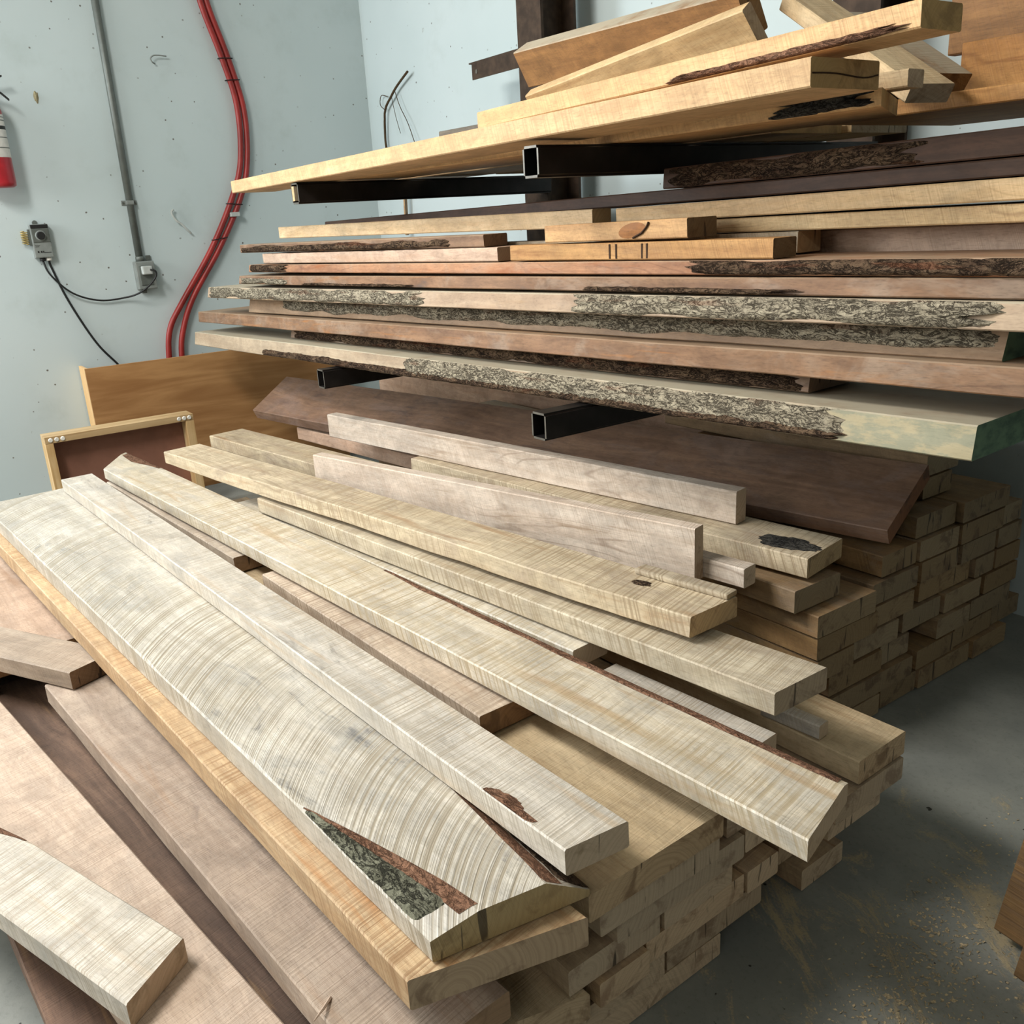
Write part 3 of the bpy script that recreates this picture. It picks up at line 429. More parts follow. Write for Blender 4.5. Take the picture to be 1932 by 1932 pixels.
    ('p12', 'offcut', 'cream', (-1.1849, 0.9794, 0.372), (5.8033, 0, 0), 0.3522, 0.05, 0.04, 0, 0, {}, 'pale strip poking out behind the long white board', 'loose boards on the floor pile'),
    ('p13', 'offcut', 'cream', (-0.9793, 1.1925, 0.318), (6, 0, 0), 0.12, 0.0292, 0.028, 0, 0, {}, 'small pale chip lying on the jutting yellowish board', 'loose boards on the floor pile'),
    ('q1', 'board', 'ribbed', (-0.5726, 1.2999, 0.032), (-5.7106, 0, 72), 0.6, 0.36, 0.045, 0, 0, {}, 'ribbed brown board leaning at the open floor edge', 'boards leaning beside the open floor'),
    ('q2', 'board', 'ribbed', (-0.5044, 1.2309, 0.032), (-5.7106, 0, 72), 0.5, 0.13, 0.04, 0, 0, {}, 'smaller ribbed board leaning in front of the brown one', 'boards leaning beside the open floor'),
]

# ---------------------------------------------------------------- room shell
def wall_mat():
    t = NT('painted_wall'); P = t.N('ShaderNodeTexCoord').outputs['Object']
    b = t.noise(P, 0.9, 3); col = t.mix(t.ramp(b, 0.3, 0.7), lin('#bac7c8'), lin('#c4cfd0'))
    g = t.noise(P, 3.5, 5, 0.65)
    col = t.mix(t.math('MULTIPLY', t.ramp(g, 0.52, 0.8), 0.25), col, lin('#8f9a92'))
    v = t.n.new('ShaderNodeTexVoronoi'); t.put(v.inputs['Vector'], P); v.inputs['Scale'].default_value = 19.0; v.inputs['Randomness'].default_value = 1.0
    wob = t.noise(P, 55, 3, 0.6)
    d = t.math('ADD', v.outputs['Distance'], t.math('MULTIPLY', wob, 0.16))
    msk = t.ramp(t.noise(P, 1.6, 3), 0.36, 0.55)
    col = t.mix(t.math('MULTIPLY', t.math('MULTIPLY', t.ramp(d, 0.165, 0.135), msk), 0.85), col, lin('#4c4034'))
    st = t.noise(t.scaled(P, 40, 40, 16), 1.0, 4, 0.7, 1.0)
    col = t.mix(t.math('MULTIPLY', t.ramp(st, 0.71, 0.76), 0.55), col, lin('#6a5d4a'))
    return t.out(col, 0.55, t.math('ADD', g, t.math('MULTIPLY', b, 2.0)), 0.12, 0.004, 0.35)
def floor_mat():
    t = NT('concrete_floor'); P = t.N('ShaderNodeTexCoord').outputs['Object']
    a = t.noise(P, 2.2, 6, 0.65); f = t.noise(P, 90, 4, 0.7)
    col = t.mix(t.ramp(a, 0.35, 0.7), lin('#75777240'[:7]), lin('#8d8e86'))
    col = t.mix(t.math('MULTIPLY', t.ramp(f, 0.5, 0.75), 0.35), col, lin('#55564f'))
    rp = t.N('ShaderNodeMapping'); t.put(rp.inputs['Vector'], P); rp.inputs['Rotation'].default_value = (0, 0, R(35))
    s = t.noise(t.scaled(rp.outputs[0], 3.2, 8.5, 5), 1.0, 8, 0.72, 0.7); s2 = t.noise(P, 220, 3, 0.7)
    dm = t.N('ShaderNodeVectorMath', _operation='DISTANCE', i0=t.scaled(P, 1.0, 0.62, 1.0)); t.put(dm.inputs[1], (-0.60, 0.73, 0)); d = dm.outputs['Value']
    near = t.ramp(d, 0.75, 0.05)
    m = t.ramp(t.math('ADD', s, t.math('ADD', t.math('MULTIPLY', near, 0.16), t.math('MULTIPLY_ADD', s2, 0.18, -0.09))), 0.66, 0.76)
    col = t.mix(t.math('MULTIPLY', m, 0.8), col, t.mix(s2, lin('#a3926f'), lin('#b8a685')))
    sp = t.noise(P, 34, 2, 0.5)
    col = t.mix(t.ramp(sp, 0.735, 0.76), col, lin('#25231f'))
    return t.out(col, t.math('MULTIPLY_ADD', a, 0.3, 0.35), t.math('ADD', t.math('MULTIPLY', m, 0.8), t.math('MULTIPLY', f, 0.3)), 0.35, 0.003, 0.35)
WALL = wall_mat(); FLOOR = floor_mat(); DULL = plain('dull_wall', '#8f938f', 0.8, 0.2); CEIL = plain('ceiling_white', '#c9cbc6', 0.8, 0.2)
def struct(name, x0, x1, y0, y1, z0, z1, m):
    return tag(box(name, x0, x1, y0, y1, z0, z1, m), kind='structure')
struct('floor', -4.75, 4.2, -4.6, 3.1, -0.12, 0.0, FLOOR)
struct('wall_left', -4.75, -4.6, -4.6, 2.55, 0.0, 3.0, WALL)
wb = box('wall_back', -0.1, 8.6, 0.0, 0.15, 0.0, 3.0, WALL); wb.location = (-4.6, 2.37, 0); wb.rotation_euler = (0, 0, R(3.3)); tag(wb, kind='structure')
struct('wall_right', 4.0, 4.12, -4.6, 3.1, 0.0, 3.0, DULL)
struct('wall_front', -4.6, 4.0, -4.6, -4.48, 0.0, 3.0, WALL)
struct('ceiling', -4.75, 4.12, -4.6, 3.1, 3.0, 3.1, CEIL)

# ---------------------------------------------------------------- steel rack
def square_tube(name, w, h, ln, th, parent, loc, rz):
    bm = bmesh.new(); rings = []
    for y, off in ((0, 0), (0, th), (ln, th), (ln, 0)):
        c = [(-w / 2 + off, -h + off), (w / 2 - off, -h + off), (w / 2 - off, -off), (-w / 2 + off, -off)]
        rings.append([bm.verts.new((x, y, z)) for x, z in c])
    for i in range(4):
        a, b = rings[i], rings[(i + 1) % 4]
        for k in range(4): bm.faces.new((a[k], a[(k + 1) % 4], b[(k + 1) % 4], b[k]))
    es = [e for e in bm.edges if abs((e.verts[0].co - e.verts[1].co).y) > 0.5 * ln and min(abs(abs(v.co.x) - w / 2) for v in e.verts) < 1e-5]
    bmesh.ops.bevel(bm, geom=es, offset=0.006, segments=3, affect='EDGES')
    bmesh.ops.recalc_face_normals(bm, faces=bm.faces)
    me = bpy.data.meshes.new(name); bm.to_mesh(me); bm.free()
    o = link(name, me, [STEEL, EDGE], parent)
    for p in me.polygons:
        if abs(p.normal.y) > 0.9 and p.center.y < 0.01: p.material_index = 1
    o.location = loc; o.rotation_euler = (0, 0, rz); return o
for pi, (px, py, arms, lab) in enumerate(((-2.96, 2.20, ((-2.887, 1.3255), (-2.86, 0.7395)), 'black steel rack upright with two arms, beside the room corner'),
                                          (-1.70, 2.36, ((-1.627, 1.3285), (-1.642, 0.7665)), 'black steel rack upright with two arms, behind the stacked planks'))):
    u = empty('rack_upright', (px, py, 0)); tag(u, lab, 'rack')
    bm = bmesh.new()
    bx(bm, -0.078, -0.004, 0.006, 0.018, 0, 2.95); bx(bm, 0.0, 0.076, 0, 0.012, 0, 2.95); bx(bm, -0.006, 0.006, 0.012, 0.15, 0, 2.95); bx(bm, -0.078, 0.076, 0.15, 0.162, 0, 2.95)
    link('post', from_bm('post', bm), STEELR, u)
    for ax, az in arms:
        square_tube('arm', 0.054, 0.063, py - 1.2, 0.005, u, (ax - px, 1.2 - py, az), 0)
    bm = bmesh.new(); b0 = -0.42 if pi == 0 else 0.12
    bx(bm, b0, b0 + 0.34, 0.02, 0.024, 1.715, 1.775); bx(bm, b0 - 0.02, b0 + 0.34, 0.02, 0.08, 1.775, 1.780)
    link('angle_bracket', from_bm('angle_bracket', bm), STEELR, u)
    bm = bmesh.new(); r = bmesh.ops.create_cone(bm, cap_ends=True, segments=12, radius1=0.008, radius2=0.008, depth=0.006)['verts']
    for v in r: v.co = Vector((v.co.x + b0 + 0.035, v.co.z + 0.0205, v.co.y + 1.742))
    link('bolt_hole', from_bm('bolt_hole', bm), EDGE, u)
pl = box('wood_plug', -0.0105, 0.006, 0, 0.12, -0.048, -0.004, WOOD['pinepale']); pl.location = (-2.897, 1.199, 1.320)
tag(pl, 'thin wood wedge tucked into the open end of a rack arm', 'wood wedge')

# ---------------------------------------------------------------- boards
def interp(pts, x):
    if not isinstance(pts, (list, tuple)): return pts
    if x <= pts[0][0]: return pts[0][1]
    for (a, b), (c, d) in zip(pts, pts[1:]):
        if x <= c: return b + (d - b) * (x - a) / (c - a)
    return pts[-1][1]
def nz(*a): return noise.noise(Vector(a))
def make_board(row, idx):
    bid, name, mat, O, (yaw, pitch, roll), L, wd, t, sl, sr, op, label, group = row
    rnd = random.Random(idx * 77 + 5); sd = rnd.uniform(0, 90)
    live = op.get('live', 0.0); ch = 0.0024
    yif = zdf = yib = zdb = None
    if op.get('slab'):
        yif = [(0, .003), (L - .34, .003), (L - .22, .03), (L - .08, .056), (L, .066)]; zdf = [(0, ch), (L - .34, ch), (L - .2, .010), (L, .016)]
        yib = [(0, .004), (L - 1.6, .01), (L - .5, .02), (L - .15, .05), (L, .062)]; zdb = [(0, .004), (L - .6, .02), (L, .038)]
    if op.get('barkedge'):
        yib = [(0, .03), (.12, .045), (.4, .004), (L - 1.2, .004), (L - .9, .016), (L - .3, .019), (L, .016)]; zdb = [(0, .006), (.35, .003), (L - 1.2, .002), (L - .9, .004), (L, .005)]
    if op.get('barkback'):
        yib = [(0, .03), (L - .6, .03), (L - .42, .002), (L, .002)]; zdb = [(0, .02), (L - .6, .02), (L - .42, .002), (L, .002)]
    n = max(10, int(L / 0.05)); v = []; f = []
    def skew(x, y):
        u = x / L; return x + ((1 - u) * sl + u * sr) * (y / wd if roll == 0 or True else 0)
    def ed(x, k):
        a = 0.0012 * nz(x * 9 + sd, k * 5.1, 0.3)
        if live and k < 2: a += (0.008 if live > 0.003 else 0.003) * nz(x * 2.6 + sd, k * 0.4, 1.7) + 0.003 * nz(x * 9 + sd, k * 0.9, 4.0)
        return a
    def sect(x):
        yft = live + ed(x, 0) - (0.004 if live else 0); yfb = ed(x, 1) - (0.004 if live else 0); tp = op.get('taper', 0) * (1 - x / L) - .001; ybt = wd + ed(x, 2) * .6 + tp; ybb = wd + ed(x, 3) * .6 + tp
        fi = interp(yif, x) + 0.006 * nz(x * 8 + sd, 9, 2) if yif else ch; fz = interp(zdf, x) if zdf else ch
        bi = interp(yib, x) + (0.004 * nz(x * 9 + sd, 19, 2) if interp(yib, x) > .006 else 0) if yib else ch; bz = interp(zdb, x) if zdb else ch
        return yft, yfb, ybt, ybb, max(fi, ch), fz, max(bi, ch), bz
    for i in range(n + 1):
        x = L * i / n; yft, yfb, ybt, ybb, fi, fz, bi, bz = sect(x)
        for y, z in ((yft + fi, 0), (ybt - bi, 0), (ybt, -bz), (ybb, -t + ch), (ybb - ch, -t), (yfb + ch, -t), (yfb, -t + ch), (yft, -fz)):
            v.append((skew(x, y), y, z))
    for i in range(n):
        for k in range(8):
            k2 = (k + 1) % 8; f.append((i * 8 + k, i * 8 + k2, (i + 1) * 8 + k2, (i + 1) * 8 + k))
    f.append(tuple(range(8))[::-1]); f.append(tuple(n * 8 + k for k in range(8)))
    me = mesh(name, v, [q[::-1] for q in f])
    m = WOOD[{1: 'dustgreen', 2: 'dustgreen2'}.get(op.get('green'), mat)]
    o = link(name, me, m)
    # frame
    cy, sy = math.cos(R(yaw)), math.sin(R(yaw)); cp, sp = math.cos(R(pitch)), math.sin(R(pitch))
    ex = Vector((cy * cp, sy * cp, sp)); eh = Vector((-sy, cy, 0)); ez = ex.cross(eh); ey = math.cos(R(roll)) * eh + math.sin(R(roll)) * ez; ez = ex.cross(ey)
    o.matrix_world = Matrix(((ex.x, ey.x, ez.x, O[0]), (ex.y, ey.y, ez.y, O[1]), (ex.z, ey.z, ez.z, O[2]), (0, 0, 0, 1)))
    tag(o, label, {'offcut': 'offcut'}.get(name, 'board'), group)
    # bark strips on the front edge
    for bi_, (x0, x1, style, frac, anchor) in enumerate(op.get('bark', [])):
        x0 = max(x0, 0.004); x1 = min(x1, L - 0.006); nx = max(8, int((x1 - x0) / 0.009)); nv = 9; bv = []; bf = []
        for i in range(nx + 1):
            x = x0 + (x1 - x0) * i / nx; yft, yfb = sect(x)[:2]
            e = min(1, i / 3, (nx - i) / 3)
            wobble = 0.5 + 0.5 * nz(x * 5 + sd, bi_ * 3, 7); fr = frac if frac >= 0.9 else frac * (0.55 + 0.7 * wobble)
            fr = min(1.0, fr)
            za, zb = (0.0, -t * fr) if anchor == 0 else (-t * (1 - fr), -t)
            if fr > .7: za -= t * .22 * max(0, nz(x * 7 + sd, 31, bi_)); zb += t * .25 * max(0, nz(x * 6 + sd, 57, bi_))
            xx = x + 0.03 * nz(x * 4, sd, 2) * 0 
            for j in range(nv + 1):
                q = j / nv; z = za + (zb - za) * q; yf = yft + (yfb - yft) * (-z / t)
                rim = min(1, 6 * q, 6 * (1 - q))
                rid = abs(nz(x * 28 + sd, z * 75, 3)) + 0.6 * abs(nz(x * 70 + sd, z * 140, 8))
                bulge = math.sin(math.pi * q)
                d = -0.0015 + (0.0045 + 0.004 * bulge + 0.009 * rid) * rim * e
                zc = min(max(z + 0.002 * nz(x * 40, z * 90, 5), -t + 0.0008), -0.0006)
                rag = max(0, 1 - i / 14) * .09 * abs(nz(q * 3.1 + sd, 5, bi_)) - max(0, 1 - (nx - i) / 14) * .11 * abs(nz(q * 2.7 + sd, 15, bi_))
                bv.append((skew(x + rag, yf), yf - d, zc))
        w1 = nv + 1
        for i in range(nx):
            for j in range(nv): bf.append((i * w1 + j, i * w1 + j + 1, (i + 1) * w1 + j + 1, (i + 1) * w1 + j))
        bo = link('bark', mesh('bark', bv, bf), BARK[style], o, smooth=True)
    def patch(style, x0, x1, fa, fb, zf, amp, nm='bark', nv=8, step=0.008):
        nx = max(6, int((x1 - x0) / step)); bv = []; bf = []
        for i in range(nx + 1):
            x = x0 + (x1 - x0) * i / nx; e = min(1, i / 3, (nx - i) / 2.0)
            for j in range(nv + 1):
                q = j / nv; ya, yb = fa(x), fb(x); y = ya + (yb - ya) * q; rim = min(1, 5 * q, 5 * (1 - q))
                d = (abs(nz(x * 45 + sd, y * 60, 3)) + 0.6 * abs(nz(x * 110, y * 130, 8))) * amp + amp * 0.6
                bv.append((skew(x, y), y, zf(x, q) - (0.0012 if amp > .002 else -0.0005) + d * rim * e))
        w1 = nv + 1
        for i in range(nx):
            for j in range(nv): bf.append((i * w1 + j, i * w1 + j + 1, (i + 1) * w1 + j + 1, (i + 1) * w1 + j))
        return link(nm, mesh(nm, bv, bf), BARK[style], o, smooth=True)
    if op.get('slab'):
        S0 = lambda x: sect(x)
        patch('moss', L - .325, L - .035, lambda x: S0(x)[0] + .001, lambda x: S0(x)[0] + S0(x)[4] * .80, lambda x, q: -S0(x)[5] * (1 - q * .8), .006, nv=12, step=.006)
        patch('red', L - .33, L - .012, lambda x: S0(x)[0] + S0(x)[4] * .72, lambda x: S0(x)[0] + S0(x)[4] * 1.12, lambda x, q: -S0(x)[5] * max(0, .28 - q * .4), .0012, 'inner_bark')
        patch('red', L - .5, L - .004, lambda x: S0(x)[2] - S0(x)[6] * 1.02, lambda x: S0(x)[2] - S0(x)[6] * .6, lambda x, q: -S0(x)[7] * q * .4, .0012, 'inner_bark')
        patch('dark', L - .5, L - .004, lambda x: S0(x)[2] - S0(x)[6] * .62, lambda x: S0(x)[2] + .003, lambda x, q: -S0(x)[7] * (.4 + q * .6), .003)
    if op.get('barkedge'):
        patch('red', .02, .34, lambda x: sect(x)[2] - sect(x)[6], lambda x: sect(x)[2], lambda x, q: -sect(x)[7] * q, .0015)
        patch('red', L - 1.1, L - .01, lambda x: sect(x)[2] - sect(x)[6], lambda x: sect(x)[2] + .002, lambda x, q: -sect(x)[7] * q, .002)
    if op.get('barkback'):
        patch('red', .02, L - .44, lambda x: sect(x)[2] - sect(x)[6], lambda x: sect(x)[2], lambda x, q: -sect(x)[7] * q, .0015)
    def blob(nm, x, y, rx, ry, style, amp, zz=0.0, half=False):
        bv = [(x, y, zz + amp * .5)]; bf = []; K = 44; RR = 5
        for r_ in range(1, RR + 1):
            for k in range(K):
                a = 2 * math.pi * k / K; rr = r_ / RR * (1 + .3 * nz(math.cos(a) * 1.6 + sd, math.sin(a) * 1.6, 2) + .22 * nz(math.cos(a) * 6 + sd, math.sin(a) * 6, 4))
                yy = y + ry * rr * math.sin(a)
                if half: yy = max(yy, y * 0 + 0.0006)
                bv.append((x + rx * rr * math.cos(a) + (rr * rr * .35 * rx if half else 0), yy, zz + (0.0004 if r_ == RR else amp * (.4 + abs(nz(x + r_ * 3, k * .7, sd))))))
        for k in range(K):
            bf.append((0, 1 + k, 1 + (k + 1) % K))
            for r_ in range(RR - 1):
                a = 1 + r_ * K; bf.append((a + k, a + K + k, a + K + (k + 1) % K, a + (k + 1) % K))
        return link(nm, mesh(nm, bv, bf), BARK[style], o, smooth=True)
    if op.get('notch'): blob('bark_pocket', L - .145, .002, .046, .018, 'red', .0012, half=True)
    if op.get('knot'): blob('knot', L - .16, wd * .55, .022, .012, 'dark', .001)
    if op.get('rot'): blob('rotten_knot', L - .085, wd * .38, .07, .038, 'darkgrey', .002)
    if op.get('knot'):
        # split sliver along the back edge of the near end
        bm = bmesh.new(); bx(bm, L - .20, L + .012, wd - .030, wd + .004, .0008, .012, .004)
        link('split_sliver', from_bm('split_sliver', bm), m, o)
    for mx in op.get('marks', []):
        y0 = sect(mx)[0]; bm = bmesh.new(); bx(bm, mx - .0022, mx + .0022, y0 - .0014, y0 + .002, -t + .003, -.003); link('pencil_mark', from_bm('pencil_mark', bm), PENCIL, o)
    if op.get('fknot'):
        kx = op['fknot']; kv = [(kx, sect(kx)[0] - .0022, -t * .5)]; kf = []
        for k in range(24):
            a = 2 * math.pi * k / 24; kv.append((kx + .038 * math.cos(a) + .012 * math.sin(a), sect(kx)[0] - .0003, -t * .5 + t * .42 * math.sin(a)))
        for k in range(24): kf.append((0, 1 + k, 1 + (k + 1) % 24))
        link('knot', mesh('knot', kv, [q[::-1] for q in kf]), KNOTM, o)
        y0 = sect(kx)[0] - .002
        link('crack', tube_mesh('crack', [(kx + .050, y0, -.004), (kx + .044, y0, -t * .35), (kx + .030, y0, -t * .65), (kx + .004, y0, -t + .004)], .0022, 5), PENCIL, o)
    if op.get('endcrack'):
        link('crack', tube_mesh('crack', spline([(L + .0003, .004, -t * .52), (L + .0003, wd * .35, -t * .5), (L + .0003, wd * .75, -t * .60), (L + .0003, wd - .004, -t * .48)], 4), .0012, 5), PENCIL, o)
    return o
for i_, row_ in enumerate(DATA): make_board(row_, i_)

# ---------------------------------------------------------------- things on the left wall
XW = -4.6
# fire extinguisher
fe = empty('fire_extinguisher', (-4.52, 0.592, 1.415)); tag(fe, 'red fire extinguisher with white printed label hanging on the pale wall', 'fire extinguisher')
lathe('cylinder', [(0.045, 0), (0.056, 0.006), (0.058, 0.02), (0.058, 0.29), (0.05, 0.325), (0.03, 0.345), (0.02, 0.35), (0.02, 0.365)], REDX, fe)
lb = lathe('label', [(0.0586, 0.115), (0.0588, 0.116), (0.0588, 0.279), (0.0586, 0.28)], LABELM, fe)
for z0, z1 in ((0.222, 0.236), (0.15, 0.154), (0.19, 0.193), (0.255, 0.259), (0.268, 0.271)):
    lathe('print_band', [(0.0590, z0), (0.0592, z0 + .0005), (0.0592, z1 - .0005), (0.0590, z1)], BLACK if z1 - z0 > .01 else DGREY, fe)
lathe('valve', [(0.02, 0.36), (0.022, 0.365), (0.022, 0.395), (0.012, 0.40), (0.012, 0.415)], DGREY, fe, 16)
def lever(nm, pts, wid, th):
    bm = bmesh.new(); A = []
    for (y, z) in pts:
        A.append([bm.verts.new((-wid, y, z)), bm.verts.new((wid, y, z)), bm.verts.new((wid, y, z + th)), bm.verts.new((-wid, y, z + th))])
    for a, b in zip(A, A[1:]):
        for k in range(4): bm.faces.new((a[k], a[(k + 1) % 4], b[(k + 1) % 4], b[k]))
    bm.faces.new(A[0][::-1]); bm.faces.new(A[-1]); return link(nm, from_bm(nm, bm), BLACK, fe)
lever('carry_handle', [(-0.02, .375), (.03, .372), (.07, .36), (.095, .335)], .011, .006)
lever('squeeze_lever', [(-0.02, .405), (.02, .412), (.06, .42), (.085, .424)], .010, .006)
bm = bmesh.new(); bx(bm, -0.08, -0.058, -0.02, 0.02, .28, .34); link('wall_bracket', from_bm('wall_bracket', bm), BLACK, fe)

# conduit with strap, and outlet box
cd = empty('electrical_conduit', (XW, 1.105, 1.08)); tag(cd, 'grey electrical conduit running down the wall to the outlet box', 'conduit')
link('pipe', tube_mesh('pipe', [(0.016, 0, 0.0), (0.016, 0.002, 0.6), (0.016, 0.005, 1.9)], 0.0160, 14), DGREY, cd, True)
sm = bmesh.new(); bx(sm, 0.0, 0.006, -0.034, 0.034, .248, .268, .002); bx(sm, 0.0, 0.033, -0.017, 0.017, .248, .268, .005); link('strap', from_bm('strap', sm), GREY, cd)
for s_ in (-1, 1):
    b_ = bmesh.new(); r = bmesh.ops.create_cone(b_, cap_ends=True, segments=10, radius1=.006, radius2=.004, depth=.005)['verts']
    for v in r: v.co = Vector((v.co.z + .008, v.co.x + s_ * .027, v.co.y + .258))
    link('screw', from_bm('screw', b_), DGREY, cd)
ob = empty('outlet_box', (XW, 1.116, 1.017)); tag(ob, 'grey weatherproof outlet box at the foot of the conduit', 'outlet')
bm = bmesh.new(); bx(bm, 0.0, 0.045, -0.043, 0.043, -0.063, 0.063, .005); link('housing', from_bm('housing', bm), GREY, ob)
bm = bmesh.new(); bx(bm, 0.045, 0.051, -0.041, 0.041, -0.061, 0.061, .003); link('cover_plate', from_bm('cover_plate', bm), GREY, ob)
bm = bmesh.new(); bx(bm, 0.051, 0.056, -0.030, 0.024, -0.044, 0.044, .002); link('gasket_frame', from_bm('gasket_frame', bm), DGREY, ob)
bm = bmesh.new(); bx(bm, 0.052, 0.085, -0.022, 0.022, 0.004, 0.042, .005); link('plug', from_bm('plug', bm), LGREY, ob)
lathe('conduit_hub', [(.019, .062), (.019, .082), (.016, .085)], DGREY, ob, 14).location = (0.020, -0.011, 0)
for y, z in ((0.03, .075), (-.012, -.07)):
    bm = bmesh.new(); bx(bm, 0.004, 0.010, y - .011, y + .011, z - .012, z + .012, .002); link('mounting_lug', from_bm('mounting_lug', bm), DGREY, ob)

# thermostat
th = empty('thermostat', (XW, 0.706, 1.195)); tag(th, 'grey line-voltage thermostat with dial and coiled brass sensor on wall', 'thermostat')
bm = bmesh.new(); bx(bm, 0.0, 0.04, -0.037, 0.037, -0.07, 0.07, .004); link('housing', from_bm('housing', bm), GREY, th)
bm = bmesh.new(); bx(bm, 0.04, 0.044, -0.034, 0.034, -0.005, 0.052, .002); link('dial_plate', from_bm('dial_plate', bm), DGREY, th)
bm = bmesh.new(); bx(bm, 0.0402, 0.0435, -0.034, 0.034, 0.053, 0.068, .001); link('header_strip', from_bm('header_strip', bm), BLACK, th)
def disc(nm, y, z, r, x0, x1, m, par):
    b_ = bmesh.new(); q = bmesh.ops.create_cone(b_, cap_ends=True, segments=24, radius1=r, radius2=r * .9, depth=x1 - x0)['verts']
    for v in q: v.co = Vector((v.co.z + (x0 + x1) / 2, v.co.x + y, v.co.y + z))
    return link(nm, from_bm(nm, b_), m, par)
disc('dial_rim', 0, .022, .022, .044, .047, GREY, th); disc('dial', 0, .022, .017, .047, .058, BLACK, th)
for z, y0, y1, hh in ((-.018, -.03, -.01, .0015), (-.024, -.03, -.014, .0015), (-.050, .002, .03, .002), (-.049, -.024, -.018, .008), (-.049, -.012, -.006, .008), (-.049, -.003, .001, .008)):
    bm = bmesh.new(); bx(bm, .0401, .0408, y0, y1, z, z + hh); link('printed_mark', from_bm('printed_mark', bm), BLACK, th)
coil = []
for k in range(0, 8 * 14 + 1):
    a = 2 * math.pi * k / 14; coil.append((0.02 + .011 * math.cos(a), -.060 + .011 * math.sin(a) * 1.3, -.012 + .055 * k / (8 * 14)))
link('sensor_coil', tube_mesh('sensor_coil', coil, .0017, 6), BRASS, th, True)
bm = bmesh.new(); bx(bm, 0.010, 0.030, -.046, -.036, -.018, .05); link('sensor_mount', from_bm('sensor_mount', bm), DGREY, th)
disc('hanging_tab', -.008, .076, .011, .004, .009, DGREY, th)
for y, m, zt in ((-.008, BLACK, -.085), (.017, WHITE, -.084)):
    lathe('cable_gland', [(.011, zt), (.012, zt + .003), (.012, zt + .012), (.009, zt + .016)], m, th, 14).location = (.02, y, 0)
cbl = link('power_cord', tube_mesh('power_cord', spline([(-4.58, .698, 1.112), (-4.57, .715, 1.05), (-4.572, .79, .965), (-4.58, .90, .922), (-4.575, 1.015, .925), (-4.535, 1.07, .943), (-4.515, 1.115, .975), (-4.506, 1.146, 1.012), (-4.502, 1.145, 1.035), (-4.509, 1.125, 1.042)]), .0042, 8), BLACK, None, True)
tag(cbl, 'black cord sagging from the thermostat to the outlet box plug', 'cord')
cbl = link('black_cable', tube_mesh('black_cable', spline([(-4.58, .723, 1.112), (-4.588, .728, 1.08), (-4.59, .77, .93), (-4.59, .85, .738), (-4.59, .93, .62), (-4.59, .99, .52), (-4.59, 1.02, .30), (-4.59, 1.02, .0)]), .0052, 8), BLACK, None, True)
tag(cbl, 'black cable dropping from the thermostat behind the plywood box', 'cable')

# red tubing
h1 = [(1.56, 2.6), (1.555, 2.35), (1.561, 2.188), (1.626, 1.952), (1.666, 1.749), (1.648, 1.515), (1.584, 1.349), (1.443, 1.112), (1.265, .879), (1.188, .762), (1.16, .627), (1.15, .4), (1.15, .0)]
h2 = [(1.592, 2.6), (1.585, 2.35), (1.590, 2.189), (1.655, 1.953), (1.697, 1.726), (1.676, 1.491), (1.613, 1.324), (1.480, 1.11), (1.322, .899), (1.25, .755), (1.221, .631), (1.21, .4), (1.21, .0)]
for h, lab in ((h1, 'red plastic tube on the wall, outer of the tied pair'), (h2, 'red plastic tube on the wall, inner of the tied pair')):
    o = link('red_tube', tube_mesh('red_tube', spline([(-4.578, y, z) for y, z in h]), .0135, 12), REDH, None, True); tag(o, lab, 'tube', 'pair of red tubes on the wall')
TIES = [((1.625, 1.952), (1.655, 1.953), 'first'), ((1.645, 1.86), (1.676, 1.862), 'second'), ((1.566, 1.314), (1.607, 1.31), 'third'), ((1.47, 1.155), (1.51, 1.16), 'fourth')]
for (ya, za), (yb, zb), k in TIES:
    ym, zm = (ya + yb) / 2, (za + zb) / 2; d = Vector((0, yb - ya, zb - za)); hl = d.length / 2 + .017; d.normalize()
    pts = []
    for i in range(29):
        a = 2 * math.pi * i / 28; s = math.copysign(min(1, abs(math.cos(a)) * 1.25), math.cos(a)); pts.append((-4.578 + .0165 * math.sin(a), ym + d.y * hl * s, zm + d.z * hl * s))
    o = link('cable_tie', tube_mesh('cable_tie', pts, .0022, 6), BLACK, None, True); tag(o, f'black cable tie around the red tubes, {k} from the top', 'cable tie', 'cable ties on the red tubes')
bm = bmesh.new(); bx(bm, XW, -4.556, 1.555, 1.60, 1.255, 1.275, .003); tag(link('pipe_clip', from_bm('pipe_clip', bm), LGREY), 'small grey clip holding the inner red tube', 'pipe clip')

# plywood box standing against the wall
pb = empty('plywood_box', (-4.5, 1.2, 0)); tag(pb, 'large open plywood box standing against the pale wall', 'box')
FX = -4.445
def pbox(nm, x0, x1, y0, y1, z0, z1, m): 
    bm = bmesh.new(); bx(bm, x0 + 4.5, x1 + 4.5, y0 - 1.2, y1 - 1.2, z0, z1, .001); return link(nm, from_bm(nm, bm), m, pb)
pbox('front_panel', FX - .012, FX, .754, 1.98, 0, .641, PLY)
pbox('side_panel', -4.59, FX - .0125, .756, .768, 0, .641, PLYE); pbox('side_panel', -4.59, FX - .0125, 1.966, 1.978, 0, .641, PLYE)
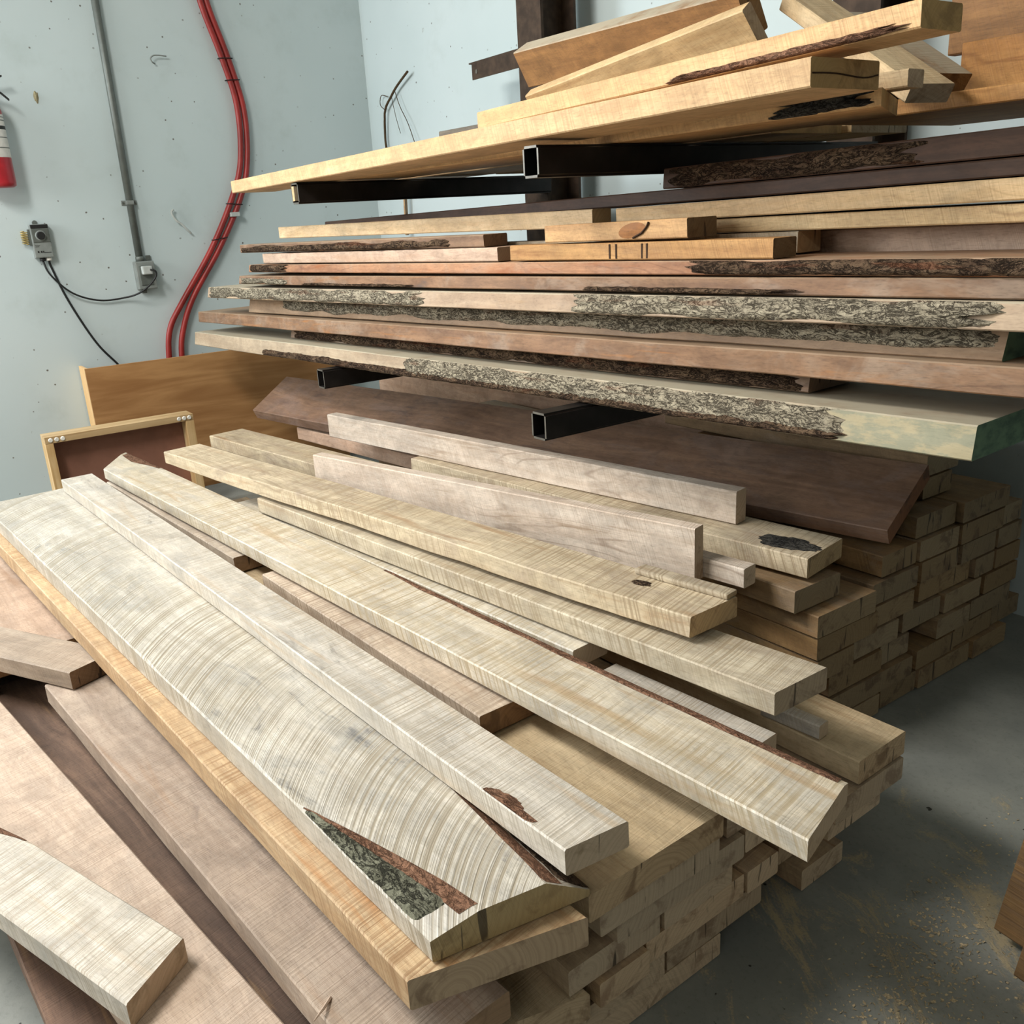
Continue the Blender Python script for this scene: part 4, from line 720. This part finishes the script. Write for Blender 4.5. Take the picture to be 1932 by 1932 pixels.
# drawer leaning in front of it
dr = empty('drawer_box', (-4.16, 0.80, 0)); tag(dr, 'upended wooden drawer with white plug caps on its rail', 'drawer')
def dbox(nm, x0, x1, y0, y1, z0, z1, m, par=dr):
    bm = bmesh.new(); bx(bm, x0 + 4.16, x1 + 4.16, y0 - .80, y1 - .80, z0, z1, .0015); return link(nm, from_bm(nm, bm), m, par)
DX0, DX1, DY0, DY1, DZ = -4.16, -4.06, .487, 1.088, .438
RAIL = ybrd('drawer_rail', '#c8ad84', '#a38358'); RAIL2 = ybrd('drawer_side', '#d6b98c', '#b8935f', (40, 40, 1.5))
top = dbox('rail', DX0, DX1, DY0, DY1, DZ - .028, DZ, RAIL)
dbox('rail', DX0, DX1, DY0, DY1, .0, .028, RAIL)
dbox('side_rail', DX0, DX1, DY0, DY0 + .03, .0285, DZ - .0285, RAIL2); dbox('side_rail', DX0, DX1, DY1 - .035, DY1, .0285, DZ - .0285, RAIL2)
dbox('panel', DX0 + .02, DX0 + .028, DY0 + .0305, DY1 - .0355, .0285, DZ - .0285, MDF)
for y in (DY0 + .022, DY0 + .045, DY0 + .068, DY1 - .018, DY1 - .040, DY1 - .062):
    b_ = bmesh.new(); q = bmesh.ops.create_cone(b_, cap_ends=True, segments=16, radius1=.0095, radius2=.007, depth=.005)['verts']
    for v in q: v.co = Vector((v.co.z + DX1 + 4.16 + .002, v.co.x + y - .80, v.co.y + DZ - .014))
    link('plug_cap', from_bm('plug_cap', b_), WHITE, top)

# ---------------------------------------------------------------- small wall debris
vine = empty('dried_vine', (-4.3, 2.36, 1.5)); tag(vine, 'dried brown root clinging to the back wall by the corner', 'root')
def strand(nm, pts, r, par, m=WEB): return link(nm, tube_mesh(nm, [Vector(p) - Vector((-4.3, 2.36, 1.5)) for p in spline(pts, 5)], r, 5), m, par, True)
strand('stem', [(-4.15, 2.362, 1.86), (-4.265, 2.36, 1.81), (-4.33, 2.358, 1.77), (-4.40, 2.358, 1.72), (-4.425, 2.36, 1.63), (-4.43, 2.362, 1.545), (-4.40, 2.362, 1.48)], .006, vine)
strand('rootlet', [(-4.29, 2.362, 1.79), (-4.25, 2.36, 1.72), (-4.19, 2.362, 1.64), (-4.14, 2.362, 1.55)], .002, vine)
strand('rootlet', [(-4.33, 2.362, 1.77), (-4.30, 2.36, 1.68), (-4.27, 2.362, 1.6)], .0015, vine)
strand('rootlet', [(-4.40, 2.358, 1.72), (-4.45, 2.36, 1.75), (-4.43, 2.36, 1.79), (-4.36, 2.36, 1.775)], .002, vine)
o = link('thin_stick', tube_mesh('thin_stick', [(-4.28, 2.355, 1.12), (-4.265, 2.355, 1.33)], .010, 6), WOOD['orangetan']); tag(o, 'thin brown stick upright at the back wall beneath the rack arm', 'stick')
cl = link('wire_hook', tube_mesh('wire_hook', spline([(-4.58, 1.372, 1.952), (-4.575, 1.32, 1.953), (-4.575, 1.30, 1.94), (-4.575, 1.305, 1.925), (-4.59, 1.32, 1.92)]), .003, 6), GREY, None, True); tag(cl, 'bent wire hook sticking out of the bare pale wall', 'hook')
cl = link('cable_clip', tube_mesh('cable_clip', spline([(-4.585, 1.295, 1.30), (-4.58, 1.285, 1.285), (-4.58, 1.30, 1.25), (-4.58, 1.32, 1.235), (-4.58, 1.345, 1.205), (-4.585, 1.36, 1.19)]), [.004] * 3 + [.006] * 33, 6), LGREY, None, True) if 0 else link('cable_clip', tube_mesh('cable_clip', spline([(-4.585, 1.295, 1.30), (-4.58, 1.283, 1.285), (-4.58, 1.30, 1.25), (-4.58, 1.32, 1.235), (-4.58, 1.345, 1.205), (-4.585, 1.36, 1.19)]), .005, 6), LGREY, None, True)
tag(cl, 'broken pale clip stuck to the wall beside the red tubes', 'clip')
def smear(nm, y, z, ry, rz, lab, m=WEB, seed=0):
    v = [(-4.592, y, z)]; f = []; K = 18
    for k in range(K):
        a = 2 * math.pi * k / K; q = 1 + .5 * nz(math.cos(a) * 2 + seed, math.sin(a) * 2, seed); v.append((-4.5995, y + ry * q * math.cos(a), z + rz * q * math.sin(a)))
    for k in range(K): f.append((0, 1 + k, 1 + (k + 1) % K))
    tag(link(nm, mesh(nm, v, f), m), lab, 'mud nest')
MUD = plain('dried_mud', '#8d8468', 0.95, 0.1, 0, .3, 60)
smear('mud_nest', .805, 1.775, .010, .024, 'small dried mud nest on the wall near the fire extinguisher', MUD, 3)
for i, (p0, p1, lab) in enumerate((((-1.72, .79, .3835), (-1.70, .80, .43), 'upright wood splinter on the grey striped board'),
                                  ((-1.15, .375, .241), (-1.12, .36, .242), 'dark wood chip lying on the grey-brown plank'),
                                  ((-.93, .30, .24), (-.90, .265, .25), 'pale curled shaving on the grey-brown plank edge'))):
    o = link('splinter', tube_mesh('splinter', [p0, ((p0[0] + p1[0]) / 2 + .003, (p0[1] + p1[1]) / 2, (p0[2] + p1[2]) / 2 + .003), p1], [.0025, .002, .0008], 5), WOOD['pinktan' if i != 1 else 'dark']); tag(o, lab, 'splinter')

# sawdust chips on the floor
rn = random.Random(4); v = []; f = []
for k in range(2600):
    if rn.random() < .7:
        u = rn.gauss(0, .20); q = rn.gauss(0, .055); x = -.60 + u * -.35 + q; y = 1.12 + u * 1.0 + q * .5
    else: x = rn.uniform(-1.0, -.2); y = rn.uniform(.7, 2.0)
    if x < -.74 + .0 * y: continue
    s = rn.uniform(.0012, .0042) * (2.2 if rn.random() < .04 else 1); a = rn.uniform(0, 6.28); c, sn_ = math.cos(a) * s, math.sin(a) * s; e = rn.uniform(.25, .7); b = len(v); z = .0006
    v += [(x - c, y - sn_, z), (x - sn_ * e, y + c * e, z + rn.uniform(.0002, .002)), (x + c, y + sn_, z + .0004), (x + sn_ * e, y - c * e, z)]
    f.append((b, b + 1, b + 2, b + 3))
o = link('sawdust', mesh('sawdust', v, f), plain('sawdust_chips', '#b3a283', .9, .1, 0, .3, 300)); tag(o, 'pale sawdust and chips scattered on the concrete floor', 'sawdust', kind='stuff')
